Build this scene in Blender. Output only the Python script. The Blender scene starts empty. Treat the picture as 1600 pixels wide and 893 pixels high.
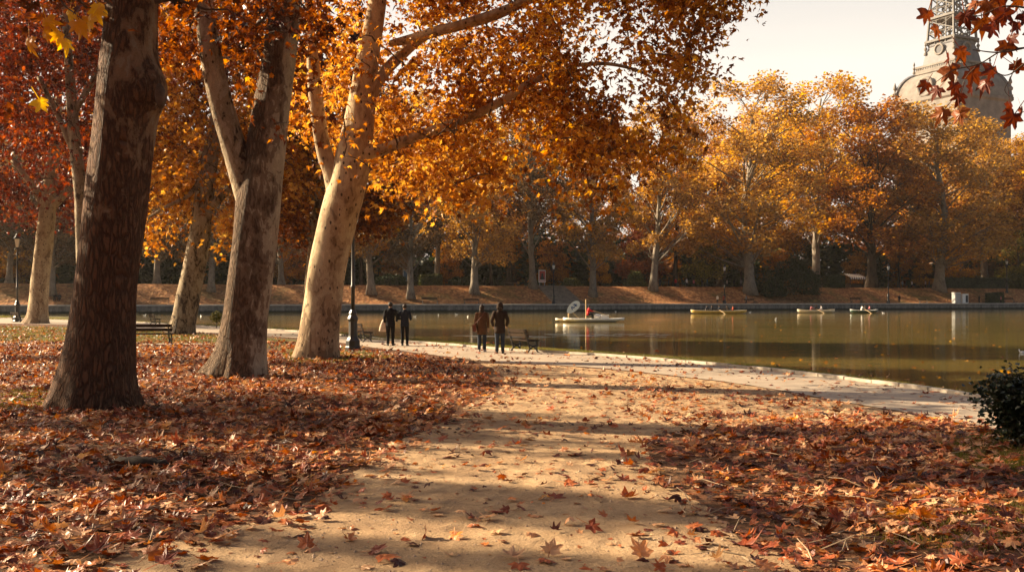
import bpy, bmesh, math, random
import numpy as np
from mathutils import Vector

random.seed(7)
sc = bpy.context.scene
COL = sc.collection
FPX, HZ, CAMZ = 1600.0, 467.0, 1.9
PI = math.pi

# ------------------------------------------------------------------ layout helpers
def P(px, py, d):
    return np.array([(px - 800) / FPX * d, d, CAMZ - (py - HZ) / FPX * d])

def G(px, py, z=0.0):
    d = (CAMZ - z) * FPX / (py - HZ)
    return P(px, py, d)

FO = np.array([-41.0, 171.0]); FU = np.array([0.926, 0.3776]); FN = np.array([-0.3776, 0.926])
QUAY, TERR, WATER = 1.0, 4.5, -0.35
SLOPE0, SLOPE1 = 4.0, 13.0

def far_z(t):
    if t <= SLOPE0: return QUAY
    if t >= SLOPE1: return TERR
    return QUAY + (TERR - QUAY) * (t - SLOPE0) / (SLOPE1 - SLOPE0)

def far(px, t):
    k = (px - 800) / FPX
    s = (k * (FO[1] + FN[1] * t) - FO[0] - FN[0] * t) / (FU[0] - k * FU[1])
    p = FO + FU * s + FN * t
    return np.array([p[0], p[1], far_z(t)])

FAR_YAW = math.atan2(FU[1], FU[0])

# ------------------------------------------------------------------ mesh helpers
class MB:
    def __init__(s):
        s.V, s.F, s.n = [], [], 0
    def add(s, V, Fs, mi=0):
        V = np.asarray(V, dtype=float).reshape(-1, 3)
        if not isinstance(Fs, (list, tuple)): Fs = [Fs]
        for f in Fs:
            f = np.asarray(f, dtype=np.int64)
            if f.size: s.F.append((f + s.n, mi))
        s.V.append(V); s.n += len(V)
        return s
    def mesh(s, name, mats, smooth=False, origin=None):
        V = np.concatenate(s.V) if s.V else np.zeros((0, 3))
        if origin is not None: V = V - np.asarray(origin)
        me = bpy.data.meshes.new(name)
        loops = np.concatenate([f.ravel() for f, _ in s.F])
        tot = np.concatenate([np.full(len(f), f.shape[1]) for f, _ in s.F])
        mi = np.concatenate([np.full(len(f), m) for f, m in s.F])
        start = np.concatenate([[0], np.cumsum(tot)[:-1]])
        me.vertices.add(len(V)); me.vertices.foreach_set('co', V.ravel().astype(np.float32))
        me.loops.add(len(loops)); me.loops.foreach_set('vertex_index', loops.astype(np.int32))
        me.polygons.add(len(tot)); me.polygons.foreach_set('loop_start', start.astype(np.int32))
        if not isinstance(mats, (list, tuple)): mats = [mats]
        for m in mats: me.materials.append(m)
        me.polygons.foreach_set('material_index', mi.astype(np.int32))
        me.polygons.foreach_set('use_smooth', np.full(len(tot), bool(smooth)))
        me.update(calc_edges=True)
        return me
    def build(s, name, mats, parent=None, smooth=False, origin=None):
        return link(name, s.mesh(name, mats, smooth, origin), parent)

def link(name, me, parent=None):
    o = bpy.data.objects.new(name, me)
    COL.objects.link(o)
    if parent is not None: o.parent = parent
    return o

def tag(o, label=None, cat=None, group=None, kind=None):
    if label: o['label'] = label
    if cat: o['category'] = cat
    if group: o['group'] = group
    if kind: o['kind'] = kind
    return o

def thing(name, label, cat, loc=(0, 0, 0), rz=0.0, group=None, scale=1.0):
    o = bpy.data.objects.new(name, None)
    COL.objects.link(o)
    o.empty_display_size = 0.2
    o.location = [float(v) for v in loc]; o.rotation_euler = (0, 0, rz)
    o.scale = (scale, scale, scale)
    return tag(o, label, cat, group)

def copy_tree(o, loc=None, rz=None, label=None, group=None, scale=None, cat=None, parent=None):
    c = o.copy(); COL.objects.link(c)
    if parent is not None: c.parent = parent
    if loc is not None: c.location = [float(v) for v in loc]
    if rz is not None: c.rotation_euler = (0, 0, rz)
    if scale is not None: c.scale = (scale, scale, scale) if not hasattr(scale, '__len__') else scale
    if label: c['label'] = label
    if group: c['group'] = group
    if cat: c['category'] = cat
    for ch in list(o.children): copy_tree(ch, parent=c)
    return c

def box(c, s, rz=0.0, rx=0.0):
    x, y, z = [v / 2 for v in s]
    V = np.array([[-x,-y,-z],[x,-y,-z],[x,y,-z],[-x,y,-z],[-x,-y,z],[x,-y,z],[x,y,z],[-x,y,z]], float)
    if rx:
        ca, sa = math.cos(rx), math.sin(rx)
        V = V @ np.array([[1,0,0],[0,ca,sa],[0,-sa,ca]])
    if rz:
        ca, sa = math.cos(rz), math.sin(rz)
        V = V @ np.array([[ca,sa,0],[-sa,ca,0],[0,0,1]])
    Fq = np.array([[0,3,2,1],[4,5,6,7],[0,1,5,4],[1,2,6,5],[2,3,7,6],[3,0,4,7]])
    return V + np.asarray(c, float), [Fq]

def ring_faces(m, n, closed=True):
    i = np.arange(m - 1)[:, None] * n; j = np.arange(n)[None, :]; k = (j + 1) % n
    return np.stack([i + j, i + k, i + n + k, i + n + j], -1).reshape(-1, 4)

def tube(pts, rad, n=8, cap=True, mod=None):
    pts = np.asarray(pts, float); m = len(pts)
    rad = np.broadcast_to(np.asarray(rad, float), (m,))
    T = np.gradient(pts, axis=0); T /= np.linalg.norm(T, axis=1, keepdims=True) + 1e-9
    up = np.array([0, 0, 1.0]) if abs(T[0][2]) < 0.9 else np.array([1.0, 0, 0])
    A = np.cross(T[0], up); A /= np.linalg.norm(A)
    V = np.zeros((m, n, 3)); th = np.arange(n) / n * 2 * PI
    for i in range(m):
        A = A - T[i] * A.dot(T[i]); A /= np.linalg.norm(A) + 1e-9
        B = np.cross(T[i], A)
        r = rad[i] * (mod(i, th) if mod is not None else 1.0)
        V[i] = pts[i] + (np.cos(th) * r)[:, None] * A + (np.sin(th) * r)[:, None] * B
    V = V.reshape(-1, 3); Fs = [ring_faces(m, n)]
    if cap:
        V = np.concatenate([V, pts[:1], pts[-1:]])
        j = np.arange(n); k = (j + 1) % n
        Fs.append(np.stack([k, j, np.full(n, m * n)], -1))
        Fs.append(np.stack([(m - 1) * n + j, (m - 1) * n + k, np.full(n, m * n + 1)], -1))
    return V, Fs

def lathe(prof, c=(0, 0, 0), n=16, sx=1.0, sy=1.0, rot=0.0):
    prof = np.asarray(prof, float); th = np.arange(n) / n * 2 * PI + rot
    V = np.stack([prof[:, 0:1] * np.cos(th) * sx, prof[:, 0:1] * np.sin(th) * sy, np.repeat(prof[:, 1:2], n, 1)], -1)
    m = len(prof); Fs = [ring_faces(m, n), np.arange(n)[None, ::-1], (m - 1) * n + np.arange(n)[None]]
    return V.reshape(-1, 3) + np.asarray(c, float), Fs

def loft(rings, n=16):
    """rings: (cx, cy, z, rx, ry)"""
    th = np.arange(n) / n * 2 * PI
    V = np.array([[[cx + rx * math.cos(a), cy + ry * math.sin(a), z] for a in th] for cx, cy, z, rx, ry in rings])
    m = len(rings)
    return V.reshape(-1, 3), [ring_faces(m, n), np.arange(n)[None, ::-1], (m - 1) * n + np.arange(n)[None]]

def ellip(c, r, n=12, m=8):
    a = np.linspace(-PI / 2 + 0.02, PI / 2 - 0.02, m)
    V, Fs = lathe(np.stack([np.cos(a), np.sin(a)], 1), n=n)
    return V * np.asarray(r) + np.asarray(c, float), Fs

def spline(pts, per=6):
    """Catmull-Rom through rows of any width."""
    p = np.asarray(pts, float)
    p = np.concatenate([2 * p[:1] - p[1:2], p, 2 * p[-1:] - p[-2:-1]])
    out = []
    for i in range(1, len(p) - 2):
        for t in np.arange(per) / per:
            a, b, c, d = p[i - 1], p[i], p[i + 1], p[i + 2]
            out.append(0.5 * (2 * b + (c - a) * t + (2 * a - 5 * b + 4 * c - d) * t * t + (3 * b - a - 3 * c + d) * t ** 3))
    out.append(p[-2])
    return np.array(out)

def inpoly(x, y, poly):
    x = np.asarray(x, float); y = np.asarray(y, float); r = np.zeros(x.shape, bool)
    q = poly[-1]
    for p in poly:
        if p[1] != q[1]:
            c = ((p[1] > y) != (q[1] > y)) & (x < (q[0] - p[0]) * (y - p[1]) / (q[1] - p[1]) + p[0])
            r ^= c
        q = p
    return r

def flat_poly(name, pts, z, mat, skirt=None):
    bm = bmesh.new()
    vs = [bm.verts.new((float(p[0]), float(p[1]), z)) for p in pts]
    f = bm.faces.new(vs); f.normal_update()
    if f.normal.z < 0: f.normal_flip()
    if skirt is not None:
        lo = [bm.verts.new((v.co.x, v.co.y, skirt)) for v in vs]
        n = len(vs)
        for i in range(n): bm.faces.new((vs[i], lo[i], lo[(i + 1) % n], vs[(i + 1) % n]))
    bmesh.ops.triangulate(bm, faces=bm.faces[:])
    bmesh.ops.recalc_face_normals(bm, faces=bm.faces[:]) if skirt is not None else None
    me = bpy.data.meshes.new(name); bm.to_mesh(me); bm.free(); me.materials.append(mat)
    return link(name, me)

# ------------------------------------------------------------------ leaves
def leaf_tmpl(kind, rng=None, curl=0.0):
    if kind == 'quad':
        V = np.array([[0, -.5, 0], [.42, 0, .12], [0, .55, 0], [-.42, 0, .12]]); return V, [np.array([[0, 1, 2], [0, 2, 3]])]
    if kind == 'star':
        ang = [-90, -25, 10, 38, 62, 90, 118, 142, 170, 205]
        rr = [.30, .52, .42, .78, .46, 1.0, .46, .78, .42, .52]
        a = np.radians(ang); r = np.array(rr)
        V = np.stack([r * np.cos(a), r * np.sin(a), 0.30 * np.abs(r * np.cos(a)) - .18 * r * r], 1) * .6
        V = np.concatenate([[[0, 0, 0]], V]); n = len(ang)
        j = np.arange(n); return V, [np.stack([np.zeros(n, int), 1 + j, 1 + (j + 1) % n], -1)]
    # detailed, curled palmate leaf
    ang = np.array([-90, -62, -35, -12, 4, 14, 24, 33, 42, 52, 62, 70, 80, 90, 100, 110, 118, 128, 138, 147, 156, 166, 176, 192, 215, 242.])
    rr = np.array([.22, .46, .50, .72, .56, .46, .52, .74, .88, .66, .44, .58, .72, 1.0, .72, .58, .44, .66, .88, .74, .52, .46, .56, .72, .50, .46])
    rr = rr * (1 + rng.normal(0, .05, len(rr))) * (1 - (rng.random() < .6) * .35 * np.exp(-((ang - rng.uniform(-20, 200)) / 40) ** 2))
    a = np.radians(ang); n = len(a)
    c1, c2, ph = curl * rng.uniform(.3, 1.1), curl * rng.uniform(-.9, .9), rng.uniform(0, 6.28)
    fold = rng.uniform(-.5, .8) * curl
    def zz(x, y):
        r2 = x * x + y * y
        return c1 * r2 * (1 + .6 * np.sin(2 * np.arctan2(y, x) + ph)) + c2 * y * np.abs(y) * .8 + fold * np.abs(x) * .6 + .05 * np.sin(9 * x + ph) * np.sin(7 * y)
    X, Y = rr * np.cos(a), rr * np.sin(a)
    xi, yi = X * .55, Y * .55
    V = np.concatenate([[[0, 0, 0]], np.stack([xi, yi, zz(xi, yi)], 1), np.stack([X, Y, zz(X, Y)], 1)]) * .6
    j = np.arange(n); k = (j + 1) % n
    st = np.array([[0.02, -.1, 0], [-.02, -.1, 0], [.03, -.75, .12 * curl + .03], [.06, -.75, .12 * curl + .03]])
    V = np.concatenate([V, st]); q = 1 + 2 * n
    return V, [np.stack([np.zeros(n, int), 1 + j, 1 + k], -1), np.stack([1 + j, 1 + n + j, 1 + n + k, 1 + k], -1), np.array([[q, q + 1, q + 2, q + 3]])]

def star_tmpl(seed):
    r = rg_(seed); ang = np.array([-90, -25, 10, 38, 62, 90, 118, 142, 170, 205]) + r.normal(0, 5, 10)
    rr = np.array([.30, .52, .40, .80, .42, 1.0, .42, .76, .40, .54]) * r.uniform(.82, 1.15, 10)
    a = np.radians(ang); x, y = rr * np.cos(a), rr * np.sin(a)
    V = np.stack([x, y, r.uniform(.1, .6) * np.abs(x) - r.uniform(.0, .5) * rr * rr + r.normal(0, .07, 10)], 1) * .6
    V = np.concatenate([[[0, 0, 0]], V]); j = np.arange(10)
    return V, [np.stack([np.zeros(10, int), 1 + j, 1 + (j + 1) % 10], -1)]
rg_ = np.random.default_rng

def unit(v): return v / (np.linalg.norm(v, axis=-1, keepdims=True) + 1e-9)

def leaves(mb, tmpl, pos, size, rng, down=.5, up=1.0, mi=0, flat=None):
    n = len(pos)
    if n == 0: return
    ph = rng.uniform(0, 2 * PI, n)
    if flat is None:
        T = unit(np.stack([np.cos(ph), np.sin(ph), -down + rng.normal(0, .45, n)], 1))
        N = unit(np.stack([rng.normal(0, .7, n), rng.normal(0, .7, n), np.full(n, up)], 1))
    else:
        T = unit(np.stack([np.cos(ph), np.sin(ph), rng.normal(0, flat, n)], 1))
        N = unit(np.stack([rng.normal(0, flat, n), rng.normal(0, flat, n), np.where(rng.random(n) < .5, 1.0, -1.0)], 1))
    N = unit(N - T * (N * T).sum(1, keepdims=True)); S = np.cross(T, N)
    V, Fs = tmpl; size = np.broadcast_to(size, (n,))
    W = pos[:, None, :] + size[:, None, None] * (V[None, :, 0:1] * S[:, None] + V[None, :, 1:2] * T[:, None] + V[None, :, 2:3] * N[:, None])
    t = len(V); off = (np.arange(n) * t)[:, None, None]
    mb.add(W.reshape(-1, 3), [(f[None] + off).reshape(-1, f.shape[1]) for f in Fs], mi)

# ------------------------------------------------------------------ materials
class NT:
    def __init__(s, name):
        s.m = bpy.data.materials.new(name); s.m.use_nodes = True
        s.t = s.m.node_tree; s.t.nodes.clear()
        s.out = s.n('ShaderNodeOutputMaterial')
    def n(s, ty, **kw):
        nd = s.t.nodes.new(ty)
        for k, v in kw.items():
            if k.startswith('i_'):
                key = k[2:].replace('_', ' ')
                key = int(key) if key.isdigit() else key
                if hasattr(v, 'is_output') or isinstance(v, bpy.types.NodeSocket): s.t.links.new(v, nd.inputs[key])
                else: nd.inputs[key].default_value = v
            else: setattr(nd, k, v)
        return nd
    def coord(s, scale=(1, 1, 1), kind='Object'):
        tc = s.n('ShaderNodeTexCoord')
        mp = s.n('ShaderNodeMapping', i_Vector=tc.outputs[kind], i_Scale=scale)
        return mp.outputs[0]
    def noise(s, vec, scale, detail=4, rough=.55, dist=0.0):
        return s.n('ShaderNodeTexNoise', i_Vector=vec, i_Scale=scale, i_Detail=detail, i_Roughness=rough, i_Distortion=dist).outputs['Fac']
    def ramp(s, fac, stops, interp='LINEAR'):
        r = s.n('ShaderNodeValToRGB', i_Fac=fac); cr = r.color_ramp; cr.interpolation = interp
        while len(cr.elements) < len(stops): cr.elements.new(0.5)
        for e, (p, c) in zip(cr.elements, stops):
            e.position = p; e.color = (c[0], c[1], c[2], 1) if hasattr(c, '__len__') else (c, c, c, 1)
        return r.outputs[0]
    def mix(s, fac, a, b, mode='MIX'):
        nd = s.n('ShaderNodeMix', data_type='RGBA', blend_type=mode)
        for sock, v in ((0, fac), (6, a), (7, b)):
            if isinstance(v, bpy.types.NodeSocket): s.t.links.new(v, nd.inputs[sock])
            elif sock == 0: nd.inputs[0].default_value = v
            else: nd.inputs[sock].default_value = (v[0], v[1], v[2], 1)
        return nd.outputs[2]
    def math(s, op, a, b=0.0):
        nd = s.n('ShaderNodeMath', operation=op)
        for i, v in enumerate((a, b)):
            if isinstance(v, bpy.types.NodeSocket): s.t.links.new(v, nd.inputs[i])
            else: nd.inputs[i].default_value = v
        return nd.outputs[0]
    def bump(s, h, strength=.5, dist=.02, normal=None):
        b = s.n('ShaderNodeBump', i_Height=h, i_Strength=strength, i_Distance=dist)
        if normal is not None: s.t.links.new(normal, b.inputs['Normal'])
        return b.outputs[0]
    def pbr(s, col, rough=.7, normal=None, spec=.3, metal=0.0):
        p = s.n('ShaderNodeBsdfPrincipled')
        for k, v in (('Base Color', col), ('Roughness', rough), ('Specular IOR Level', spec), ('Metallic', metal)):
            if isinstance(v, bpy.types.NodeSocket): s.t.links.new(v, p.inputs[k])
            elif k == 'Base Color': p.inputs[k].default_value = (v[0], v[1], v[2], 1)
            else: p.inputs[k].default_value = v
        if normal is not None: s.t.links.new(normal, p.inputs['Normal'])
        return p
    def done(s, shader):
        s.t.links.new(shader if isinstance(shader, bpy.types.NodeSocket) else shader.outputs[0], s.out.inputs['Surface'])
        return s.m

def plain(name, col, rough=.7, var=.25, scale=6.0, bump=.0, spec=.3, metal=0.0):
    t = NT(name); v = t.coord()
    f = t.noise(v, scale, 5, .6)
    dark = tuple(c * (1 - var) for c in col); lite = tuple(min(1, c * (1 + var)) for c in col)
    c = t.ramp(f, [(.3, dark), (.7, lite)])
    nrm = t.bump(t.noise(v, scale * 4, 4), bump, .01) if bump else None
    return t.done(t.pbr(c, rough, nrm, spec, metal))

def leafmat(name, stops, trans=.35, gloss=.4, objvar=0.0, clump=.6, tsat=1.25):
    t = NT(name)
    geo = t.n('ShaderNodeNewGeometry')
    ri = geo.outputs['Random Per Island']
    v = t.coord()
    nz = t.noise(v, clump, 2)
    f = t.math('ADD', t.math('MULTIPLY', ri, .65), t.math('MULTIPLY', t.math('SUBTRACT', nz, .5), 1.1))
    f = t.math('ADD', f, .175)
    if objvar:
        oi = t.n('ShaderNodeObjectInfo')
        f = t.math('ADD', f, t.math('MULTIPLY', t.math('SUBTRACT', oi.outputs['Random'], .5), objvar))
    c = t.ramp(f, stops)
    p = t.pbr(c, gloss, None, .3)
    tr = t.n('ShaderNodeBsdfTranslucent')
    hs = t.n('ShaderNodeHueSaturation', i_Saturation=tsat, i_Value=1.25, i_Color=c)
    t.t.links.new(hs.outputs[0], tr.inputs['Color'])
    mx = t.n('ShaderNodeMixShader', i_0=trans)
    t.t.links.new(p.outputs[0], mx.inputs[1]); t.t.links.new(tr.outputs[0], mx.inputs[2])
    return t.done(mx)

def bark(name, pale=(.50, .40, .26), mid=(.30, .22, .13), dark=(.075, .045, .028), amt=.45, spots=.0, side=0.0, crack=0.0, sx=1.0, low=0.0, top=6.0):
    """plane-tree bark: pale flakes, tan flakes and dark old plates; side shifts the plates to -x; low covers the foot in cracked old bark"""
    t = NT(name)
    v = t.coord((1, 1, .5)); vo = t.coord()
    sep = t.n('ShaderNodeSeparateXYZ', i_Vector=vo)
    n1 = t.noise(v, 2.6 * sx, 6, .62, .6)
    n2 = t.noise(v, 7.0 * sx, 4, .6, 1.0)
    f = t.math('ADD', t.math('MULTIPLY', n1, .62), t.math('MULTIPLY', n2, .38))
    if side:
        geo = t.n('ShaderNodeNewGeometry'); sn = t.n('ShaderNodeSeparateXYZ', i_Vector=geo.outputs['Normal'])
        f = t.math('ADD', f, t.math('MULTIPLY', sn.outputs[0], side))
    if low:
        f = t.math('SUBTRACT', f, t.math('MULTIPLY', t.math('MAXIMUM', t.math('SUBTRACT', 1.0, t.math('DIVIDE', sep.outputs[2], top)), 0.0), low))
    c0 = amt
    pal2 = tuple(x * .82 for x in pale)
    col = t.ramp(f, [(c0 - .015, dark), (c0 + .015, mid), (c0 + .07, mid), (c0 + .085, pal2), (c0 + .16, pal2), (c0 + .175, pale)])
    fine = t.noise(vo, 30, 4, .7)
    col = t.mix(.5, col, t.ramp(fine, [(.25, .55), (.75, 1.25)]), 'MULTIPLY')
    if spots:
        vs = t.coord((1, 1, .6))
        vd = t.n('ShaderNodeTexVoronoi', i_Vector=vs, i_Scale=5.5)
        wob = t.math('ADD', vd.outputs['Distance'], t.math('MULTIPLY', t.math('SUBTRACT', fine, .5), .12))
        m = t.ramp(wob, [(spots - .03, 1.0), (spots + .02, 0.0)])
        col = t.mix(m, col, (.07, .045, .03))
    h = t.math('ADD', t.math('MULTIPLY', t.ramp(f, [(c0 - .02, 1.0), (c0 + .02, .45), (c0 + .08, .4), (c0 + .1, .2)]), .7), t.math('MULTIPLY', fine, .25))
    if crack:
        vc = t.coord((1, 1, .20))
        wv = t.noise(vc, 6, 5, .6)
        vv = t.n('ShaderNodeVectorMath', operation='ADD'); t.t.links.new(vc, vv.inputs[0])
        sc2 = t.n('ShaderNodeVectorMath', operation='SCALE', i_Scale=.30)
        cmb = t.n('ShaderNodeCombineXYZ', i_X=wv, i_Y=wv); t.t.links.new(cmb.outputs[0], sc2.inputs[0]); t.t.links.new(sc2.outputs[0], vv.inputs[1])
        vd = t.n('ShaderNodeTexVoronoi', feature='DISTANCE_TO_EDGE', i_Vector=vv.outputs[0], i_Scale=15.0)
        e = t.ramp(vd.outputs['Distance'], [(.0, 0.0), (.22, 1.0)])
        inlow = t.ramp(f, [(c0 - .02, 1.0), (c0 + .04, .15)])
        ck = t.math('MULTIPLY', t.math('SUBTRACT', 1.0, e), inlow)
        col = t.mix(t.math('MULTIPLY', ck, crack), col, (.022, .013, .009))
        h = t.math('SUBTRACT', h, t.math('MULTIPLY', ck, .9))
    nrm = t.bump(h, 1.0, .06 if crack else .035)
    return t.done(t.pbr(col, .85, nrm, .2))
# ------------------------------------------------------------------ camera, light, sky
cam = bpy.data.cameras.new('camera'); camo = bpy.data.objects.new('camera', cam); COL.objects.link(camo)
camo.location = (0, 0, CAMZ); camo.rotation_euler = (PI / 2, 0, 0)
cam.sensor_width = 36; cam.lens = 36; cam.shift_y = (HZ - 446.5) / 1600
cam.clip_start = .1; cam.clip_end = 6000
sc.camera = camo

SUN_AZ, SUN_EL = math.radians(70), math.radians(27)      # azimuth to the left of the view direction
sv = Vector((-math.sin(SUN_AZ) * math.cos(SUN_EL), math.cos(SUN_AZ) * math.cos(SUN_EL), math.sin(SUN_EL)))
sun = bpy.data.lights.new('sun', 'SUN'); suno = bpy.data.objects.new('sun', sun); COL.objects.link(suno)
sun.energy = 5.0; sun.angle = math.radians(.5); sun.color = (1.0, .79, .52)
suno.rotation_euler = sv.to_track_quat('Z', 'Y').to_euler(); suno.location = (-60, 20, 60)

W = bpy.data.worlds.new('World'); sc.world = W; W.use_nodes = True
wt = W.node_tree; wt.nodes.clear()
wo = wt.nodes.new('ShaderNodeOutputWorld'); bg = wt.nodes.new('ShaderNodeBackground')
sky = wt.nodes.new('ShaderNodeTexSky'); sky.sky_type = 'NISHITA'; sky.sun_disc = False
sky.sun_elevation = SUN_EL; sky.sun_rotation = -SUN_AZ; sky.dust_density = 7.0; sky.air_density = 1.0; sky.ozone_density = .6
veil = wt.nodes.new('ShaderNodeMix'); veil.data_type = 'RGBA'
tc = wt.nodes.new('ShaderNodeTexCoord'); mp = wt.nodes.new('ShaderNodeMapping'); mp.inputs['Scale'].default_value = (1, 1, 5)
nz = wt.nodes.new('ShaderNodeTexNoise'); nz.inputs['Scale'].default_value = 1.6; nz.inputs['Detail'].default_value = 5
rp = wt.nodes.new('ShaderNodeValToRGB'); rp.color_ramp.elements[0].position = .35; rp.color_ramp.elements[1].position = .7
rp.color_ramp.elements[0].color = (.82, .82, .82, 1); rp.color_ramp.elements[1].color = (1, 1, 1, 1)
sx_ = wt.nodes.new('ShaderNodeSeparateXYZ'); er = wt.nodes.new('ShaderNodeValToRGB'); mu = wt.nodes.new('ShaderNodeMath'); mu.operation = 'MULTIPLY'   # the cloud veil thins out overhead
er.color_ramp.elements[0].position = .22; er.color_ramp.elements[0].color = (.92, .92, .92, 1); er.color_ramp.elements[1].position = .42; er.color_ramp.elements[1].color = (.06, .06, .06, 1)
wt.links.new(tc.outputs['Generated'], sx_.inputs[0]); wt.links.new(sx_.outputs[2], er.inputs['Fac']); wt.links.new(er.outputs[0], mu.inputs[0]); wt.links.new(rp.outputs[0], mu.inputs[1])
wt.links.new(tc.outputs['Generated'], mp.inputs['Vector']); wt.links.new(mp.outputs[0], nz.inputs['Vector']); wt.links.new(nz.outputs['Fac'], rp.inputs['Fac'])
yr = wt.nodes.new('ShaderNodeValToRGB'); yr.color_ramp.elements[0].position = .15; yr.color_ramp.elements[0].color = (.05, .05, .05, 1); yr.color_ramp.elements[1].position = .75     # cloud veil limited to the lake side, so other sky light stays low
m2 = wt.nodes.new('ShaderNodeMath'); m2.operation = 'MULTIPLY'
wt.links.new(sx_.outputs[1], yr.inputs['Fac']); wt.links.new(yr.outputs[0], m2.inputs[0]); wt.links.new(mu.outputs[0], m2.inputs[1]); wt.links.new(m2.outputs[0], veil.inputs[0]); wt.links.new(sky.outputs[0], veil.inputs[6]); veil.inputs[7].default_value = (7.9, 7.2, 6.3, 1)   # thin cream high cloud
wt.links.new(veil.outputs[2], bg.inputs['Color']); bg.inputs['Strength'].default_value = .05
wt.links.new(bg.outputs[0], wo.inputs['Surface'])

sc.view_settings.view_transform = 'Standard'; sc.view_settings.look = 'None'; sc.view_settings.exposure = 1.66; sc.view_settings.gamma = 1.0
cy = sc.cycles if hasattr(sc, 'cycles') else None
sc.render.engine = 'CYCLES'
sc.cycles.use_denoising = True
try: sc.cycles.denoiser = 'OPENIMAGEDENOISE'
except Exception: pass
sc.cycles.max_bounces = 7; sc.cycles.diffuse_bounces = 5; sc.cycles.glossy_bounces = 3; sc.cycles.transmission_bounces = 3
sc.cycles.caustics_reflective = False; sc.cycles.caustics_refractive = False
sc.cycles.sample_clamp_indirect = 6.0

# ------------------------------------------------------------------ ground materials
def m_litter():
    t = NT('leaf_litter_soil'); v = t.coord()
    n = t.noise(v, .5, 3); f = t.noise(v, 14, 5, .7)
    vo = t.n('ShaderNodeTexVoronoi', i_Vector=v, i_Scale=9.0, i_Randomness=1.0)
    c = t.ramp(t.math('ADD', t.math('MULTIPLY', vo.outputs['Color'], .6), t.math('MULTIPLY', f, .4)),
               [(.25, (.045, .024, .014)), (.5, (.10, .042, .02)), (.65, (.15, .06, .026)), (.8, (.22, .12, .06))])
    c = t.mix(t.ramp(n, [(.45, 0), (.7, .6)]), c, (.13, .085, .045))
    nr = t.bump(t.math('ADD', vo.outputs['Distance'], f), .9, .05)
    return t.done(t.pbr(c, .9, nr, .15))

def m_sand():
    t = NT('compacted_sand'); v = t.coord()
    n = t.noise(v, .35, 4, .6); f = t.noise(v, 38, 6, .8); mid = t.noise(v, 3.0, 6, .7)
    c = t.ramp(t.math('ADD', t.math('MULTIPLY', n, .5), t.math('MULTIPLY', mid, .5)), [(.3, (.29, .18, .095)), (.5, (.45, .30, .165)), (.7, (.56, .395, .24))])
    c = t.mix(.55, c, t.ramp(f, [(.3, .45), (.5, 1.0), (.7, 1.4)]), 'MULTIPLY')
    dmp = t.ramp(t.noise(v, .9, 5, .7, .8), [(.42, 1), (.60, 0)])
    c = t.mix(t.math('MULTIPLY', dmp, .45), c, (.22, .135, .08))
    dn = t.n('ShaderNodeTexVoronoi', feature='SMOOTH_F1', i_Vector=t.coord((1, .6, 1)), i_Scale=3.4, i_Smoothness=.35)
    vo = t.n('ShaderNodeTexVoronoi', i_Vector=v, i_Scale=34.0)
    peb = t.ramp(vo.outputs['Distance'], [(.10, 1), (.17, 0)])
    keep = t.ramp(t.n('ShaderNodeSeparateColor', i_Color=vo.outputs['Color']).outputs[0], [(.80, 0), (.82, 1)])
    pm = t.math('MULTIPLY', peb, keep)
    c = t.mix(pm, c, (.16, .09, .05))
    h = t.math('ADD', t.math('ADD', t.math('MULTIPLY', f, .6), t.math('ADD', t.math('MULTIPLY', mid, 2.4), t.math('MULTIPLY', dn.outputs['Distance'], 2.2))), t.math('MULTIPLY', pm, .8))
    return t.done(t.pbr(c, .92, t.bump(h, 1.0, .045), .15))

def m_pave():
    t = NT('pale_asphalt_path'); v = t.coord()
    n = t.noise(v, .5, 4, .6); f = t.noise(v, 40, 4, .75); s = t.noise(v, 2.4, 5, .65)
    c = t.ramp(t.math('ADD', t.math('MULTIPLY', n, .6), t.math('MULTIPLY', s, .4)), [(.3, (.25, .195, .145)), (.55, (.36, .29, .22)), (.75, (.45, .37, .29))])
    c = t.mix(.4, c, t.ramp(f, [(.25, .6), (.75, 1.3)]), 'MULTIPLY')
    return t.done(t.pbr(c, .85, t.bump(f, .4, .01), .2))

def m_grassbase():
    t = NT('short_turf'); v = t.coord()
    n = t.noise(v, .6, 4, .65); f = t.noise(v, 25, 4, .75)
    c = t.ramp(n, [(.3, (.075, .062, .022)), (.55, (.11, .095, .028)), (.75, (.19, .14, .05))])
    c = t.mix(.6, c, t.ramp(f, [(.25, .4), (.75, 1.4)]), 'MULTIPLY')
    return t.done(t.pbr(c, .9, t.bump(f, .9, .04), .15))

def m_slope():
    t = NT('leaf_covered_bank'); v = t.coord()
    n = t.noise(v, .16, 4, .65); f = t.noise(v, 2.6, 5, .75)
    vo = t.n('ShaderNodeTexVoronoi', i_Vector=v, i_Scale=2.2)
    c = t.ramp(t.math('ADD', t.math('MULTIPLY', vo.outputs['Color'], .5), t.math('MULTIPLY', f, .5)),
               [(.25, (.14, .065, .03)), (.5, (.32, .14, .055)), (.65, (.46, .22, .085)), (.8, (.56, .34, .17))])
    c = t.mix(t.ramp(n, [(.50, 0), (.68, .8)]), c, (.11, .10, .03))
    return t.done(t.pbr(c, .9, t.bump(t.math('ADD', f, vo.outputs['Distance']), .8, .15), .15))

def m_water():
    t = NT('lake_water')
    v1 = t.coord((.55, 1.5, 1)); v2 = t.coord((.10, .35, 1))
    a = t.noise(v1, 1.7, 3, .55, .3); b = t.noise(v2, 1.0, 3, .5)
    h = t.math('ADD', t.math('MULTIPLY', a, .35), t.math('MULTIPLY', b, .65))
    calm = t.ramp(t.noise(t.coord((.012, .05, 1)), 1.0, 3), [(.38, .25), (.62, 1.0)])
    nr = t.bump(t.math('MULTIPLY', h, calm), .20, .16)
    p = t.pbr((.155, .118, .032), .045, nr, .5)
    p.inputs['IOR'].default_value = 1.33
    return t.done(p)

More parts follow.
